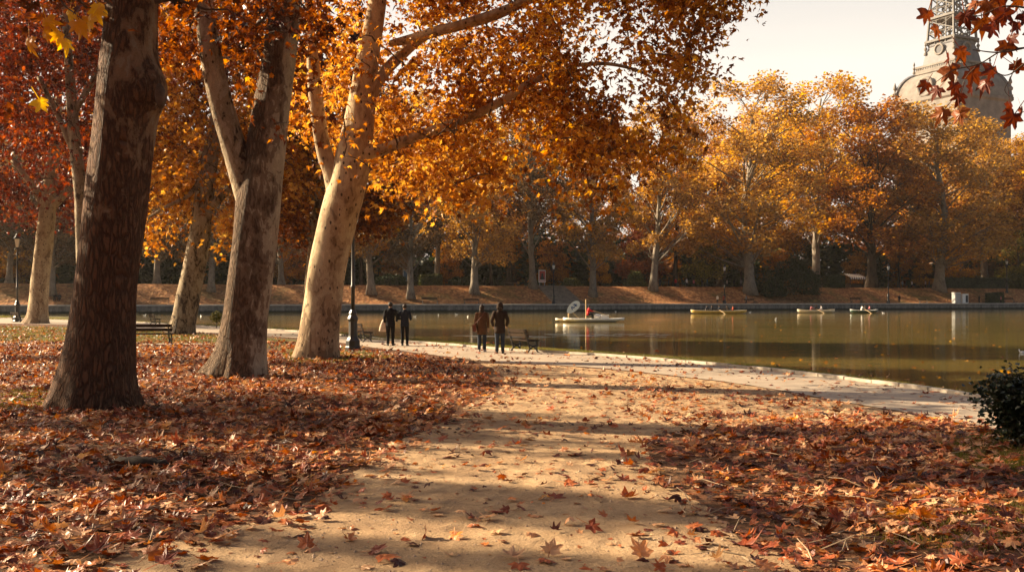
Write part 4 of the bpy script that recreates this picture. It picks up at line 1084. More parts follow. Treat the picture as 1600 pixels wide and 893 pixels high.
# hedges and shrubs on the far bank
def hedge(label, px0, px1, t, h, dep, leafm, n, ls=.28, kind='hedge', group=None):
    a, b = far(px0, t), far(px1, t); L_ = np.linalg.norm(b - a); c = (a + b) / 2
    r = rg(int(px0)); u = r.random((n, 3)); face = r.integers(0, 4, n)
    x = (u[:, 0] - .5) * L_; y = (u[:, 1] - .5) * dep; z = u[:, 2] * h
    y = np.where(face == 0, -dep / 2, np.where(face == 1, dep / 2, y)); z = np.where(face == 2, h, z)
    x = np.where(face == 3, np.where(r.random(n) < .5, -L_ / 2, L_ / 2), x)
    z = z * (1 + .05 * np.sin(x * 1.3))
    mb = MB(); leaves(mb, QUAD, np.stack([x, y, z], 1) + r.normal(0, .07, (n, 3)), ls, r, 0, .7)
    V, Fs = box((0, 0, h * .47), (L_ * .97, dep * .9, h * .94)); mb.add(V, Fs)
    o = mb.build(kind, leafm); o.location = c; o.rotation_euler = (0, 0, math.atan2(b[1] - a[1], b[0] - a[0])); c2 = far_z(t)
    return tag(o, label, 'hedge', group)
hedge('clipped hedge with a sunlit yellow green top on the terrace left of the round bush', 657, 688, 16, 2.0, 2.6, M['hedge_lit'], 2600)
hedge('block of dark clipped hedge beside the striped stall', 1292, 1316, 13.5, 2.6, 2.2, M['hedge'], 1900)
hedge('long dark clipped hedge on the terrace at the right', 1474, 1572, 15, 2.5, 1.8, M['hedge'], 5200)
hedge('squat dark hedge block on the quay beside the far right bench', 1543, 1565, 3.4, 2.3, 1.4, M['hedge'], 1700)
def round_bush(label, px, t, w, h, leafm, seed, n, kind='bush', sink=.1):
    r = rg(seed); q = unit(r.normal(0, 1, (n, 3))); q[:, 2] = np.abs(q[:, 2])
    g = 1 + .16 * np.sin(q[:, 0] * 4 + seed) * np.sin(q[:, 1] * 5) + .1 * np.sin(q[:, 2] * 9 + seed)
    q = q * (g * r.uniform(.72, 1.03, n))[:, None] * [w / 2, w / 2, h]
    o = thing(kind, label, 'bush', far(px, t) - [0, 0, sink]); cm, sm = MB(), MB(); leaves(cm, QUAD, q, .42, r, 0, .7)
    for k in range(7):
        a = r.uniform(0, 6.28); V, Fs = tube([[0, 0, 0], [math.cos(a) * w * .15, math.sin(a) * w * .15, h * .35], [math.cos(a) * w * .3, math.sin(a) * w * .3, h * .7]], [.1, .07, .03], 5); sm.add(V, Fs)
    sm.build('stem', M['stem'], o); cm.build('foliage', leafm, o); return o
round_bush('low round dark bush on the terrace between the hedge and the bank tree', 718, 15, 4.4, 1.9, M['hedge'], 3, 1500)
round_bush('large dark evergreen shrub covering the bank right of the pram', 1240, 9, 12.5, 7.5, M['hedge'], 4, 7000)
round_bush('dark evergreen shrub on the bank left of the large one', 1208, 8, 6, 3.6, M['hedge'], 5, 2600)
round_bush('pale green flowering bush on the terrace below the red maple', 993, 16, 4.6, 3.0, M['hedge_lit'], 6, 1700)
round_bush('pale sprawling bush beside the framed poster on the terrace', 893, 16, 4.2, 1.7, M['hedge_lit'], 7, 1300)
round_bush('olive bush at the top of the bank under the right edge lamp', 1590, 15, 8, 4.5, M['hedge_lit'], 8, 3600)
round_bush('dark bush on the terrace left of the blue sign board', 612, 15.5, 6, 2.3, M['hedge'], 9, 2000)

# fine gravel lying on the path
gv = MB(); r = rg(47); x = r.uniform(-5, 7, 26000); y = 4.5 + 17 * r.random(26000) ** 1.6; px, py = proj(x, y); ok = inpoly(px, py, [tuple(q) for q in left_b + right_b + right_c]) & (np.sin(x * 2.1 + np.sin(y)) * np.sin(y * 1.3) + r.normal(0, .6, 26000) > 0)
x, y = x[ok], y[ok]; n = len(x); O = np.array([[1, 0, 0], [0, 1, 0], [-1, 0, 0], [0, -1, 0], [0, 0, .7], [0, 0, -.5]], float); s = np.clip(r.lognormal(-4.9, .45, n), .003, .022)
an = r.uniform(0, 6.28, n); ca, sa = np.cos(an), np.sin(an); st = r.uniform(.6, 1.4, (n, 6, 1))
V = O[None] * s[:, None, None] * st; V = np.stack([V[..., 0] * ca[:, None] - V[..., 1] * sa[:, None], V[..., 0] * sa[:, None] + V[..., 1] * ca[:, None], V[..., 2]], -1) + np.stack([x, y, np.full(n, .006)], 1)[:, None]
gv.add(V.reshape(-1, 3), (np.arange(n) * 6)[:, None, None].repeat(8, 1).reshape(-1, 1) + np.tile(np.array([[0, 1, 4], [1, 2, 4], [2, 3, 4], [3, 0, 4], [1, 0, 5], [2, 1, 5], [3, 2, 5], [0, 3, 5]]), (n, 1)))
tag(gv.build('gravel', plain('gravel_stone', (.33, .23, .155), .85, .5, 3)), 'fine gravel strewn over the dirt path', 'gravel', None, 'stuff')
# ------------------------------------------------------------------ people
def skin_mesh(name, verts, edges, radii, mat, sub=1):
    me = bpy.data.meshes.new(name); me.from_pydata([tuple(map(float, v)) for v in verts], edges, [])
    o = bpy.data.objects.new(name + '_tmp', me); COL.objects.link(o)
    m = o.modifiers.new('s', 'SKIN'); m.use_smooth_shade = True
    sv_ = me.skin_vertices[0].data
    for i, rd in enumerate(radii):
        sv_[i].radius = (rd, rd) if not hasattr(rd, '__len__') else rd
        sv_[i].use_root = (i == 0)
    if sub: s = o.modifiers.new('d', 'SUBSURF'); s.levels = sub; s.render_levels = sub
    bpy.context.view_layer.update()
    dg = bpy.context.evaluated_depsgraph_get()
    out = bpy.data.meshes.new_from_object(o.evaluated_get(dg)); out.name = name
    bpy.data.objects.remove(o); bpy.data.meshes.remove(me)
    out.materials.clear(); out.materials.append(mat)
    out.polygons.foreach_set('use_smooth', [True] * len(out.polygons))
    return out

SKIN = plain('skin', (.42, .25, .17), .55, .1, 8)
def cloth(name, c): return plain('cloth_' + name, c, .9, .22, 9, .25, .15)
CL = dict(black=cloth('black', (.012, .012, .014)), navy=cloth('navy', (.018, .022, .032)), brown=cloth('brown', (.10, .052, .028)), darkbrown=cloth('dark_brown', (.035, .023, .017)),
          jeans=cloth('jeans', (.032, .042, .06)), grey=cloth('grey', (.16, .16, .16)), red=cloth('red', (.45, .02, .025)), white=cloth('white', (.70, .66, .60)), pink=cloth('pink', (.55, .20, .20)),
          beige=cloth('beige', (.55, .44, .34)), teal=cloth('teal', (.05, .12, .14)), rust=cloth('rust', (.28, .06, .03)))
HAIRM = plain('dark_hair', (.02, .013, .009), .6, .3, 20, .4); HAIRB = plain('brown_hair', (.028, .015, .009), .6, .3, 20, .4); SHOE = plain('shoe_leather', (.02, .018, .016), .5, .2, 9); SHOEW = plain('pale_shoe', (.55, .50, .44), .6, .1, 9)

def pose(kind):
    j = dict(pel=(0, 0, .95), spi=(0, -.01, 1.14), che=(0, 0, 1.33), nek=(0, .0, 1.50), hb=(0, .015, 1.57), hd=(0, .02, 1.66), ht=(0, .01, 1.735))
    for s, S in ((-1, 'L'), (1, 'R')):
        j['sh' + S] = (.175 * s, 0, 1.43); j['el' + S] = (.235 * s, -.03, 1.14); j['wr' + S] = (.235 * s, .05, .90); j['ha' + S] = (.232 * s, .075, .82)
        j['hi' + S] = (.09 * s, 0, .92); j['kn' + S] = (.10 * s, .02, .50); j['an' + S] = (.10 * s, -.02, .09); j['to' + S] = (.12 * s, .13, .035)
    if kind == 'stride':
        j['knL'] = (-.10, .09, .50); j['anL'] = (-.10, .14, .09); j['toL'] = (-.11, .29, .035); j['knR'] = (.10, .0, .50); j['anR'] = (.10, -.16, .12); j['toR'] = (.11, -.02, .03)
    if kind == 'link_left':        # left elbow hooked outwards, arms bent forward
        j['elL'] = (-.30, -.02, 1.17); j['wrL'] = (-.16, .20, 1.14); j['haL'] = (-.08, .24, 1.14)
        j['elR'] = (.26, -.06, 1.16); j['wrR'] = (.21, .17, 1.12); j['haR'] = (.17, .23, 1.12)
    if kind == 'link_right':
        j['elR'] = (.29, -.03, 1.15); j['wrR'] = (.24, .14, 1.0); j['haR'] = (.22, .2, .98)
    if kind == 'pocket':
        for s, S in ((-1, 'L'), (1, 'R')): j['el' + S] = (.28 * s, -.07, 1.15); j['wr' + S] = (.24 * s, .08, .96); j['ha' + S] = (.21 * s, .13, .91)
    if kind == 'sit':
        for k in ('pel', 'spi', 'che', 'nek', 'hb', 'hd', 'ht', 'shL', 'shR', 'elL', 'elR', 'wrL', 'wrR', 'haL', 'haR', 'hiL', 'hiR'): j[k] = (j[k][0], j[k][1], j[k][2] - .47)
        for s, S in ((-1, 'L'), (1, 'R')):
            j['kn' + S] = (.12 * s, .42, .50); j['an' + S] = (.12 * s, .50, .09); j['to' + S] = (.13 * s, .66, .035)
            j['el' + S] = (.25 * s, .06, .70); j['wr' + S] = (.17 * s, .28, .66); j['ha' + S] = (.15 * s, .36, .66)
    if kind == 'row':
        j = dict(pose('sit'))
        for k in ('che', 'nek', 'hb', 'hd', 'ht', 'shL', 'shR'): j[k] = (j[k][0], j[k][1] + .22 * (j[k][2] - .5), j[k][2])
        for s, S in ((-1, 'L'), (1, 'R')): j['el' + S] = (.22 * s, .38, .80); j['wr' + S] = (.12 * s, .58, .78); j['ha' + S] = (.10 * s, .66, .77)
    return j

BODY = {}
ORDER = ['pel', 'spi', 'che', 'nek', 'hb', 'hd', 'ht', 'shL', 'elL', 'wrL', 'haL', 'shR', 'elR', 'wrR', 'haR', 'hiL', 'knL', 'anL', 'toL', 'hiR', 'knR', 'anR', 'toR']
EDG = [('pel', 'spi'), ('spi', 'che'), ('che', 'nek'), ('nek', 'hb'), ('hb', 'hd'), ('hd', 'ht'), ('che', 'shL'), ('shL', 'elL'), ('elL', 'wrL'), ('wrL', 'haL'), ('che', 'shR'), ('shR', 'elR'), ('elR', 'wrR'), ('wrR', 'haR'),
       ('pel', 'hiL'), ('hiL', 'knL'), ('knL', 'anL'), ('anL', 'toL'), ('pel', 'hiR'), ('hiR', 'knR'), ('knR', 'anR'), ('anR', 'toR')]
RAD = dict(pel=(.14, .11), spi=(.13, .10), che=(.15, .11), nek=.056, hb=.062, hd=(.082, .10), ht=.055, sh=.062, el=.043, wr=.030, ha=(.038, .022), hi=.085, kn=.058, an=.042, to=.036)
def body_mesh(kind, fingers=False):
    k = (kind, fingers)
    if k in BODY: return BODY[k]
    j = pose(kind); idx = {n: i for i, n in enumerate(ORDER)}
    me = skin_mesh('body', [j[n] for n in ORDER], [(idx[a], idx[b]) for a, b in EDG], [RAD.get(n, RAD.get(n[:2])) for n in ORDER], SKIN)
    bm = bmesh.new(); bm.from_mesh(me)
    mb = MB(); h = np.array(j['hd'])
    V, Fs = ellip(h + [0, .105, -.015], (.014, .022, .026), 8, 6); mb.add(V, Fs)                      # nose
    V, Fs = ellip(h + [0, .085, -.062], (.026, .014, .008), 8, 5); mb.add(V, Fs)                      # mouth
    for s in (-1, 1):
        V, Fs = ellip(h + [.085 * s, .0, -.01], (.012, .022, .032), 8, 6); mb.add(V, Fs)              # ears
        V, Fs = ellip(h + [.033 * s, .088, .012], (.014, .012, .009), 8, 5); mb.add(V, Fs)            # eyes
    if fingers:
        for s, S in ((-1, 'L'), (1, 'R')):
            w, a = np.array(j['wr' + S]), np.array(j['ha' + S]); dv = unit(a - w); sd = unit(np.cross(dv, [0.3 * s, 1, .2])); nn = np.cross(sd, dv)
            for q, l in ((-.027, .062), (-.009, .075), (.009, .07), (.027, .055)):
                b = a + sd * q + dv * .012; pts = [b, b + dv * l * .5 + nn * .006, b + dv * l * .8 + nn * .02, b + dv * l * .9 + nn * .035]
                V, Fs = tube(spline(pts, 3), np.linspace(.0095, .007, 10), 6); mb.add(V, Fs)
            b = w + dv * .03 + sd * .02; pts = [b, b + sd * .03 + dv * .025, b + sd * .035 + dv * .055 + nn * .01]
            V, Fs = tube(spline(pts, 3), np.linspace(.011, .008, 7), 6); mb.add(V, Fs)
    t2_ = mb.mesh('tmp', [SKIN], True); bm.from_mesh(t2_); bm.to_mesh(me); bm.free(); bpy.data.meshes.remove(t2_)
    BODY[k] = me; return me

CLO = {}
def clothing(kind, coat, hood=False):
    """coat = length of the coat below the waist in metres; meshes are shared by figures alike"""
    k = (kind, coat, hood)
    if k in CLO: return CLO[k]
    j = {a: np.array(b) for a, b in pose(kind).items()}; out = {}
    r = rg(int(coat * 1000) + len(kind))
    mb = MB(); pz = j['pel'][2]; sh = j['che'] - j['pel']
    def ax(z):
        f = (z - pz) / max(.01, j['nek'][2] - pz); return j['pel'][0] * (1 - f) + j['nek'][0] * f, (j['pel'][1] * (1 - f) + j['nek'][1] * f) if f > 0 else j['pel'][1]
    rings = []
    sit = kind in ('sit', 'row')
    prof = [(-.02 - (0.06 if sit else coat), .185 if not sit else .18, .155), (-.02 - (.03 if sit else coat * .6), .19, .155), (.0, .185, .145), (.12, .168, .13), (.24, .175, .13), (.38, .20, .135), (.46, .205, .125), (.51, .17, .11), (.555, .09, .085), (.60, .075, .075)]
    for dz, rx, ry in prof:
        x, y = ax(pz + dz); rings.append((x, y, pz + dz, rx, ry))
    V, Fs = loft(rings, 20); V[:, :2] *= 1 + .018 * np.sin(np.arctan2(V[:, 1], V[:, 0]) * 6 + V[:, 2] * 9)[:, None]; mb.add(V, Fs)
    for S in 'LR':
        p = [j['sh' + S] + (j['che'] - j['sh' + S]) * .25 + [0, 0, -.01], j['sh' + S], (j['sh' + S] + j['el' + S]) / 2, j['el' + S], (j['el' + S] + j['wr' + S]) / 2, j['wr' + S] + (j['el' + S] - j['wr' + S]) * .05]
        V, Fs = tube(spline(p, 3), np.interp(np.linspace(0, 1, 16), [0, .2, .4, .6, .8, 1], [.075, .082, .070, .060, .053, .046]), 12); V += r.normal(0, .003, V.shape); mb.add(V, Fs)
    if hood:
        V, Fs = ellip(j['hb'] + [0, -.06, .03], (.125, .10, .10), 14, 9); mb.add(V, Fs)
        V, Fs = ellip(j['hd'] + [0, -.035, .01], (.115, .115, .14), 14, 9); mb.add(V, Fs)
    out['coat'] = mb.mesh('coat', [CL['black']], True)
    mb = MB()
    for S in 'LR':
        p = [j['hi' + S] + [0, 0, .04], j['hi' + S], (j['hi' + S] + j['kn' + S]) / 2, j['kn' + S], (j['kn' + S] + j['an' + S]) / 2, j['an' + S] + [0, 0, .0]]
        V, Fs = tube(spline(p, 3), np.interp(np.linspace(0, 1, 16), [0, .2, .4, .6, .8, 1], [.09, .102, .088, .070, .064, .058]), 12); V += r.normal(0, .003, V.shape); mb.add(V, Fs)
    V, Fs = ellip(j['pel'], (.165, .125, .12), 14, 8); mb.add(V, Fs)
    out['trousers'] = mb.mesh('trousers', [CL['black']], True)
    for S in 'LR':
        mb = MB(); a, t = j['an' + S], j['to' + S]; dv = t - a; yaw = math.atan2(dv[1], dv[0])
        V, Fs = loft([(0, 0, 0, .14, .05), (0, 0, .03, .145, .052), (-.01, 0, .06, .125, .046), (-.05, 0, .095, .065, .042), (-.06, 0, .12, .045, .04)], 12)
        ca, sa = math.cos(yaw), math.sin(yaw); V = V @ np.array([[ca, sa, 0], [-sa, ca, 0], [0, 0, 1]]); V += (a + t) / 2 * [1, 1, 0] + [0, 0, min(a[2] - .09, .05)]; mb.add(V, Fs)
        out['shoe' + S] = mb.mesh('shoe', [SHOE], True)
    mb = MB(); V, Fs = ellip(j['hd'] + [0, -.018, .022], (.096, .108, .105), 16, 10)
    V[:, 1] = np.where(V[:, 2] < j['hd'][2] - .0, np.minimum(V[:, 1], j['hd'][1] + .02), np.minimum(V[:, 1], j['hd'][1] + .07 + 0 * V[:, 1])); mb.add(V, Fs)
    out['short'] = mb.mesh('hair', [HAIRM], True)
    V, Fs = ellip(j['hb'] + [0, -.055, -.03], (.10, .06, .14), 14, 9); mb.add(V, Fs); out['long'] = mb.mesh('hair', [HAIRM], True)
    CLO[k] = out; return out

def person(label, loc, yaw, kind='stand', coat=.1, cols=('black', 'black'), hair='short', hairm=None, scale=1.0, hood=False, near=False, group=None, shoem=None):
    root = thing('person', label, 'person', loc, yaw, group, scale)
    link('body', body_mesh(kind, near), root)
    c = clothing(kind, coat, hood)
    def add(nm, key, m):
        o = link(nm, c[key], root); o.material_slots[0].link = 'OBJECT'; o.material_slots[0].material = m
    add('coat', 'coat', CL[cols[0]]); add('trousers', 'trousers', CL[cols[1]])
    if near: add('shoe', 'shoeL', shoem or SHOE); add('shoe', 'shoeR', shoem or SHOE)
    if hair and not hood: add('hair', hair, hairm or HAIRM)
    return root

# the two couples on the path
pm = G(610, 540); person('man in a black coat walking arm in arm on the path with a pale bag', pm, .04, 'link_right', .16, ('black', 'black'), 'short', None, 1.0, False, True)
pw = G(633, 540); person('woman in a short dark jacket holding the arm of the man in black', pw + [-.02, .05, 0], -.05, 'link_left', .10, ('navy', 'black'), 'short', None, .955, False, True)
a = G(753, 549.5); wb = person('woman in a brown coat and jeans with a shoulder bag, walking beside the hooded man', a, -.10, 'stand', .27, ('brown', 'jeans'), 'long', HAIRB, .955, False, True, None, SHOEW)
b = G(781, 552); person('man in a dark brown hooded parka and jeans on the lakeside path', b, .05, 'pocket', .22, ('darkbrown', 'jeans'), 'short', None, 1.0, True, True)
# pale bag on the man's arm
o = thing('tote_bag', 'pale beige cloth bag hanging from the arm of the man in black', 'bag', pm + [-.30, .03, .58])
V, Fs = loft([(0, 0, 0, .15, .06), (0, 0, .04, .165, .075), (.01, 0, .25, .15, .06), (.03, 0, .42, .09, .04), (.05, 0, .5, .05, .03)], 16); V += rg(4).normal(0, .006, V.shape)
mb = MB(); mb.add(V, Fs); mb.build('bag_body', CL['beige'], o, True)
V, Fs = tube([[.02, 0, .42], [.05, .02, .55], [.09, .03, .48]], .012, 6); MB().add(V, Fs).build('strap', CL['beige'], o, True)
# brown shoulder bag
o = thing('shoulder_bag', 'small brown leather bag slung across the woman in the brown coat', 'bag', a + [-.27, -.02, .74])
BAGM = plain('brown_leather', (.13, .04, .025), .5, .2, 9)
V, Fs = box((0, 0, .12), (.13, .26, .24)); MB().add(V, Fs).build('bag_body', BAGM, o)
V, Fs = box((-.068, 0, .18), (.012, .25, .13)); MB().add(V, Fs).build('flap', BAGM, o)
V, Fs = tube(spline([[.0, -.05, .24], [.12, -.17, .38], [.30, -.16, .58], [.36, -.06, .70], [.38, .04, .70]], 5), .011, 6); MB().add(V, Fs).build('strap', BAGM, o, True)

# ------------------------------------------------------------------ benches
def bench_proto(label, L_, wood, iron, backs=2, nscroll=3):
    """local: length along x, sitter faces +y"""
    o = thing('park_bench', label, 'bench')
    mb = MB()
    for y in (-.17, -.06, .05, .16): mb.add(*box((0, y, .44 - .02 * (y < 0) + .0), (L_, .09, .03)))
    mb.build('seat', wood, o)
    mb = MB()
    for z, y in ((.60, -.255), (.76, -.30)): mb.add(*box((0, y, z), (L_, .028, .115), 0, .26))
    mb.build('backrest', wood, o)
    for sx in (-1, 1):
        x = sx * (L_ / 2 - .13); mb = MB()
        for pts in ([(.20, 0), (.13, .10), (.15, .25), (.10, .40)], [(-.24, 0), (-.14, .12), (-.17, .27), (-.21, .42), (-.27, .62), (-.325, .84)], [(.13, .10), (0, .20), (-.14, .12)], [(.15, .27), (0, .22), (-.16, .28)]):
            w = spline([(x, y, z) for y, z in pts], 5); V, Fs = tube(w, .028, 6); mb.add(V, Fs)
        mb.add(*box((x, -.02, .405), (.045, .44, .03)))
        for y in (.20, -.24): mb.add(*box((x, y, .012), (.06, .08, .024)))
        mb.build('leg', iron, o)
    return o
GB = 'park benches on the near shore'
bn = bench_proto('wooden bench with curled iron legs facing the lake beside the hooded man', 1.7, M['wood_dark'], M['iron'])
bp = G(820, 549); bn.location = bp; bn.rotation_euler = (0, 0, -math.radians(66)); bn['group'] = GB
p = G(567, 533.5); copy_tree(bn, p, -math.radians(64), 'bench half hidden behind the tall lamp post base', GB)
p = G(236, 538); copy_tree(bn, p + [-.0, 0, 0], .03, 'dark bench seen from behind between the nearest trunk and the mottled trunk', GB, (1.12, 1.05, 1.05))
p = G(243, 507); copy_tree(bn, p, -1.0, 'pale sunlit bench end by the water beyond the dark bench', GB)
p = G(28, 503); copy_tree(bn, p, -.75, 'small bench beside the left lantern post', GB)
GBF = 'benches on the far bank'
fb_ = bench_proto('brown bench on the quay left of the man in brown, under the bank tree', 3.0, M['wood_grey'], M['iron'])
for c in list(fb_.children):
    if c.name.startswith('backrest'): c.data.materials[0] = M['wood_dark']
fb_.location = far(737, 2.8); fb_.rotation_euler = (0, 0, FAR_YAW + PI); fb_['group'] = GBF
fb_.scale = (1, 1.2, 1.25)
for px, t, s, lab in ((672, 2.8, (1, 1.4, 1.5), 'dark bench on the quay left of the brown quay bench'), (1338, 2.6, (.95, 1.4, 1.5), 'grey bench on the quay above the two rightmost boats'), (1577, 2.6, (1.1, 1.4, 1.5), 'grey bench on the quay at the far right by the hedge block'),
                      (1443, 2.6, (.75, 1.2, 1.2), 'small dark bench on the quay between the man in black and the cabinets'), (798, 15, (1, 1.3, 1.4), 'brown bench on the terrace below the dark straight trunk'), (250, 2.8, (1, 1.4, 1.4), 'dim bench on the far quay seen beside the nearest trunk'), (1172, 2.5, (.8, 1.2, 1.2), 'dark bench on the quay beside the crouched person')):
    copy_tree(fb_, far(px, t), FAR_YAW + PI, lab, GBF, s)

# ------------------------------------------------------------------ lamp posts
def glass_mat(name, col, em):
    t = NT(name); p = t.pbr(col, .25, None, .5); return t.done(p)
LGLASS = glass_mat('frosted_lantern_glass', (.80, .76, .68), 0)
def lamp_proto(label, kind='street_lamp'):
    o = thing(kind, label, 'street lamp'); PH = 5.1
    V, Fs = lathe([(.30, 0), (.30, .10), (.27, .14), (.27, .34), (.22, .40), (.19, .46), (.175, .52), (.165, 1.05), (.19, 1.10), (.21, 1.16), (.19, 1.22), (.14, 1.30), (.16, 1.36), (.12, 1.44), (.085, 1.50)], n=8, rot=PI / 8)
    MB().add(V, Fs).build('pedestal', M['iron'], o)
    V, Fs = lathe([(.075, 1.5), (.072, 2.3), (.095, 2.33), (.095, 2.38), (.066, 2.42), (.055, PH - .55), (.085, PH - .5), (.085, PH - .46), (.05, PH - .40), (.04, PH - .1), (.11, PH - .05), (.12, PH)], n=14)
    post_ = MB().add(V, Fs).build('post', M['iron'], o, True)
    for s in (-1, 1):
        V, Fs = tube(spline([[.04 * s, 0, PH - .42], [.16 * s, 0, PH - .34], [.20 * s, 0, PH - .18], [.12 * s, 0, PH - .05]], 5), .012, 6); MB().add(V, Fs).build('scroll', M['iron'], post_, True)
    b = .13; tp = .235; z0 = PH + .02; z1 = PH + .62
    V, Fs = lathe([(b, z0), (tp, z1)], n=4, rot=PI / 4); V2 = V.copy(); GF = (V, Fs)
    mb = MB(); c = V2
    for i in range(4):
        V, Fs = tube([c[i] * [1.03, 1.03, 1], c[4 + i] * [1.03, 1.03, 1]], .014, 5); mb.add(V, Fs)
        for q in (0, 4): V, Fs = tube([c[q + i] * [1.03, 1.03, 1], c[q + (i + 1) % 4] * [1.03, 1.03, 1]], .014, 5); mb.add(V, Fs)
    lf_ = mb.build('lantern_frame', M['iron'], o); MB().add(*GF).build('lantern_glass', LGLASS, lf_)
    V, Fs = lathe([(tp + .03, z1), (tp + .02, z1 + .04), (.16, z1 + .17), (.12, z1 + .20), (.12, z1 + .27), (.06, z1 + .34), (.03, z1 + .37), (.045, z1 + .42), (.01, z1 + .52)], n=12); MB().add(V, Fs).build('lantern_cap', M['iron'], o)
    return o
GLM = 'cast iron park lamps'
lp = lamp_proto('tall black iron lamp post with a heavy pedestal beside the leaning pale trunk')
lp.location = G(551.5, 546); lp['group'] = GLM
copy_tree(lp, G(27, 503), .3, 'black lamp with a pale lantern at the left edge of the lawn', GLM, 1.2)
GLF = 'lamps on the far quay'
for px, t, s, lab in ((865, 3.2, 1.28, 'far quay lamp at the left foot of the wide steps'), (1132, 3.2, 1.3, 'far quay lamp with the pair in red and white at its foot'), (1388, 3.2, 1.42, 'far quay lamp left of the man in black on the quay'), (1573, 10, 1.35, 'far lamp on the bank at the right edge above the grey bench')):
    copy_tree(lp, far(px, t), .4, lab, GLF, s)

# ------------------------------------------------------------------ boats
def hull(L_, Wd, H, n=15, flat=.0, bow=.3):
    """local: length along x, waterline z = 0; open shell with thickness"""
    xs = np.linspace(-1, 1, n); rows = []
    for x in xs:
        w = Wd / 2 * max(.03, (1 - abs(x) ** 2.6)) ** .8; sheer = H * (1 + bow * abs(x) ** 3); keel = -.10 + .30 * abs(x) ** 4 * (1 + flat)
        rows.append([(x * L_ / 2, -w, sheer), (x * L_ / 2 * .985, -w * .86, sheer * .45), (x * L_ / 2 * .95, -w * .35, keel), (x * L_ / 2 * .95, w * .35, keel), (x * L_ / 2 * .985, w * .86, sheer * .45), (x * L_ / 2, w, sheer),
                     (x * L_ / 2 * .98, w * .9, sheer), (x * L_ / 2 * .96, w * .72, sheer * .4), (x * L_ / 2 * .92, w * .3, keel + .07), (x * L_ / 2 * .92, -w * .3, keel + .07), (x * L_ / 2 * .96, -w * .72, sheer * .4), (x * L_ / 2 * .98, -w * .9, sheer)])
    V = np.array(rows).reshape(-1, 3); Fs = [ring_faces(n, 12), np.arange(12)[None, ::-1], (n - 1) * 12 + np.arange(12)[None]]
    return V, Fs
def wpt(px, py): d = (CAMZ - WATER) * FPX / (py - HZ); p = P(px, py, d); p[2] = WATER; return p
def rowboat(label, px, py, L_, hm, people, yaw=0.0, group='rowing boats on the lake', W_=1.5, oars=True):
    o = thing('rowing_boat', label, 'boat', wpt(px, py), yaw, group)
    V, Fs = hull(L_, W_, .46); MB().add(V, Fs).build('hull', hm, o, True)
    gw = MB()
    for s in (-1, 1):
        xs = np.linspace(-1, 1, 15); pts = [(x * L_ / 2, s * W_ / 2 * max(.03, (1 - abs(x) ** 2.6)) ** .8, .46 * (1 + .3 * abs(x) ** 3) + .01) for x in xs]; V, Fs = tube(pts, .035, 6); gw.add(V, Fs)
    gw.build('gunwale', M['cream'] if hm is not M['greenhull'] else M['white'], o, True)
    for x in (-.22, .08, .34):
        MB().add(*box((x * L_, 0, .30), (.26, W_ * .86, .04))).build('thwart', M['oar'], o)
    if oars:
        for s in (-1, 1):
            V, Fs = tube([[.0, s * .2, .62], [.1, s * W_ * .52, .52], [.5, s * 2.3, .02]], [.022, .025, .025], 6); oa = MB().add(V, Fs).build('oar', M['oar'], o); MB().add(*box((.58, s * 2.5, 0), (.16, .5, .03), .3 * s)).build('blade', M['oar'], oa)
    for (x, y, kind, cols, hair, lab, yw) in people:
        ca, sa = math.cos(yaw), math.sin(yaw)
        person(lab, np.array(o.location) + [x * ca - y * sa, x * sa + y * ca, .0], yw, kind, .06, cols, hair, None, 1.0, False, False, 'people in the boats')
    return o
rowboat('long yellow rowing boat with dark clad people in the middle of the lake', 1123, 490, 8.6, M['yellow'], [
    (-2.0, -.1, 'row', ('navy', 'black'), 'short', 'rower in navy at the left end of the yellow boat', -PI / 2), (-1.0, .1, 'sit', ('black', 'navy'), 'long', 'person in black second from the left in the yellow boat', PI / 2),
    (.1, 0, 'sit', ('navy', 'black'), 'short', 'tall person in dark blue at the middle of the yellow boat', PI / 2), (1.4, -.1, 'row', ('darkbrown', 'black'), 'long', 'person in dark brown near the right end of the yellow boat', PI / 2), (2.2, .1, 'sit', ('rust', 'black'), 'short', 'person in rust red at the right end of the yellow boat', PI / 2)], 0.0)
rowboat('cream rowing boat with three people left of the smallest boat', 1275, 488.7, 6.2, M['cream'], [
    (-.9, 0, 'row', ('pink', 'grey'), 'long', 'person in pink leaning back in the cream boat', -PI / 2), (.1, .1, 'sit', ('black', 'black'), 'short', 'person in black in the middle of the cream boat', PI / 2), (.9, 0, 'sit', ('white', 'red'), 'long', 'person in a white top at the right of the cream boat', PI / 2)], .05)
rowboat('small dark green boat with pale rim, rightmost on the lake', 1350, 489, 4.4, M['greenhull'], [
    (-.4, 0, 'row', ('white', 'grey'), 'short', 'person in white at the left of the small green boat', -PI / 2), (.25, .12, 'sit', ('darkbrown', 'black'), 'long', 'person in dark brown in the middle of the small green boat', PI / 2), (.85, 0, 'sit', ('pink', 'jeans'), 'short', 'person in pale pink at the right of the small green boat', PI / 2)], -.06)
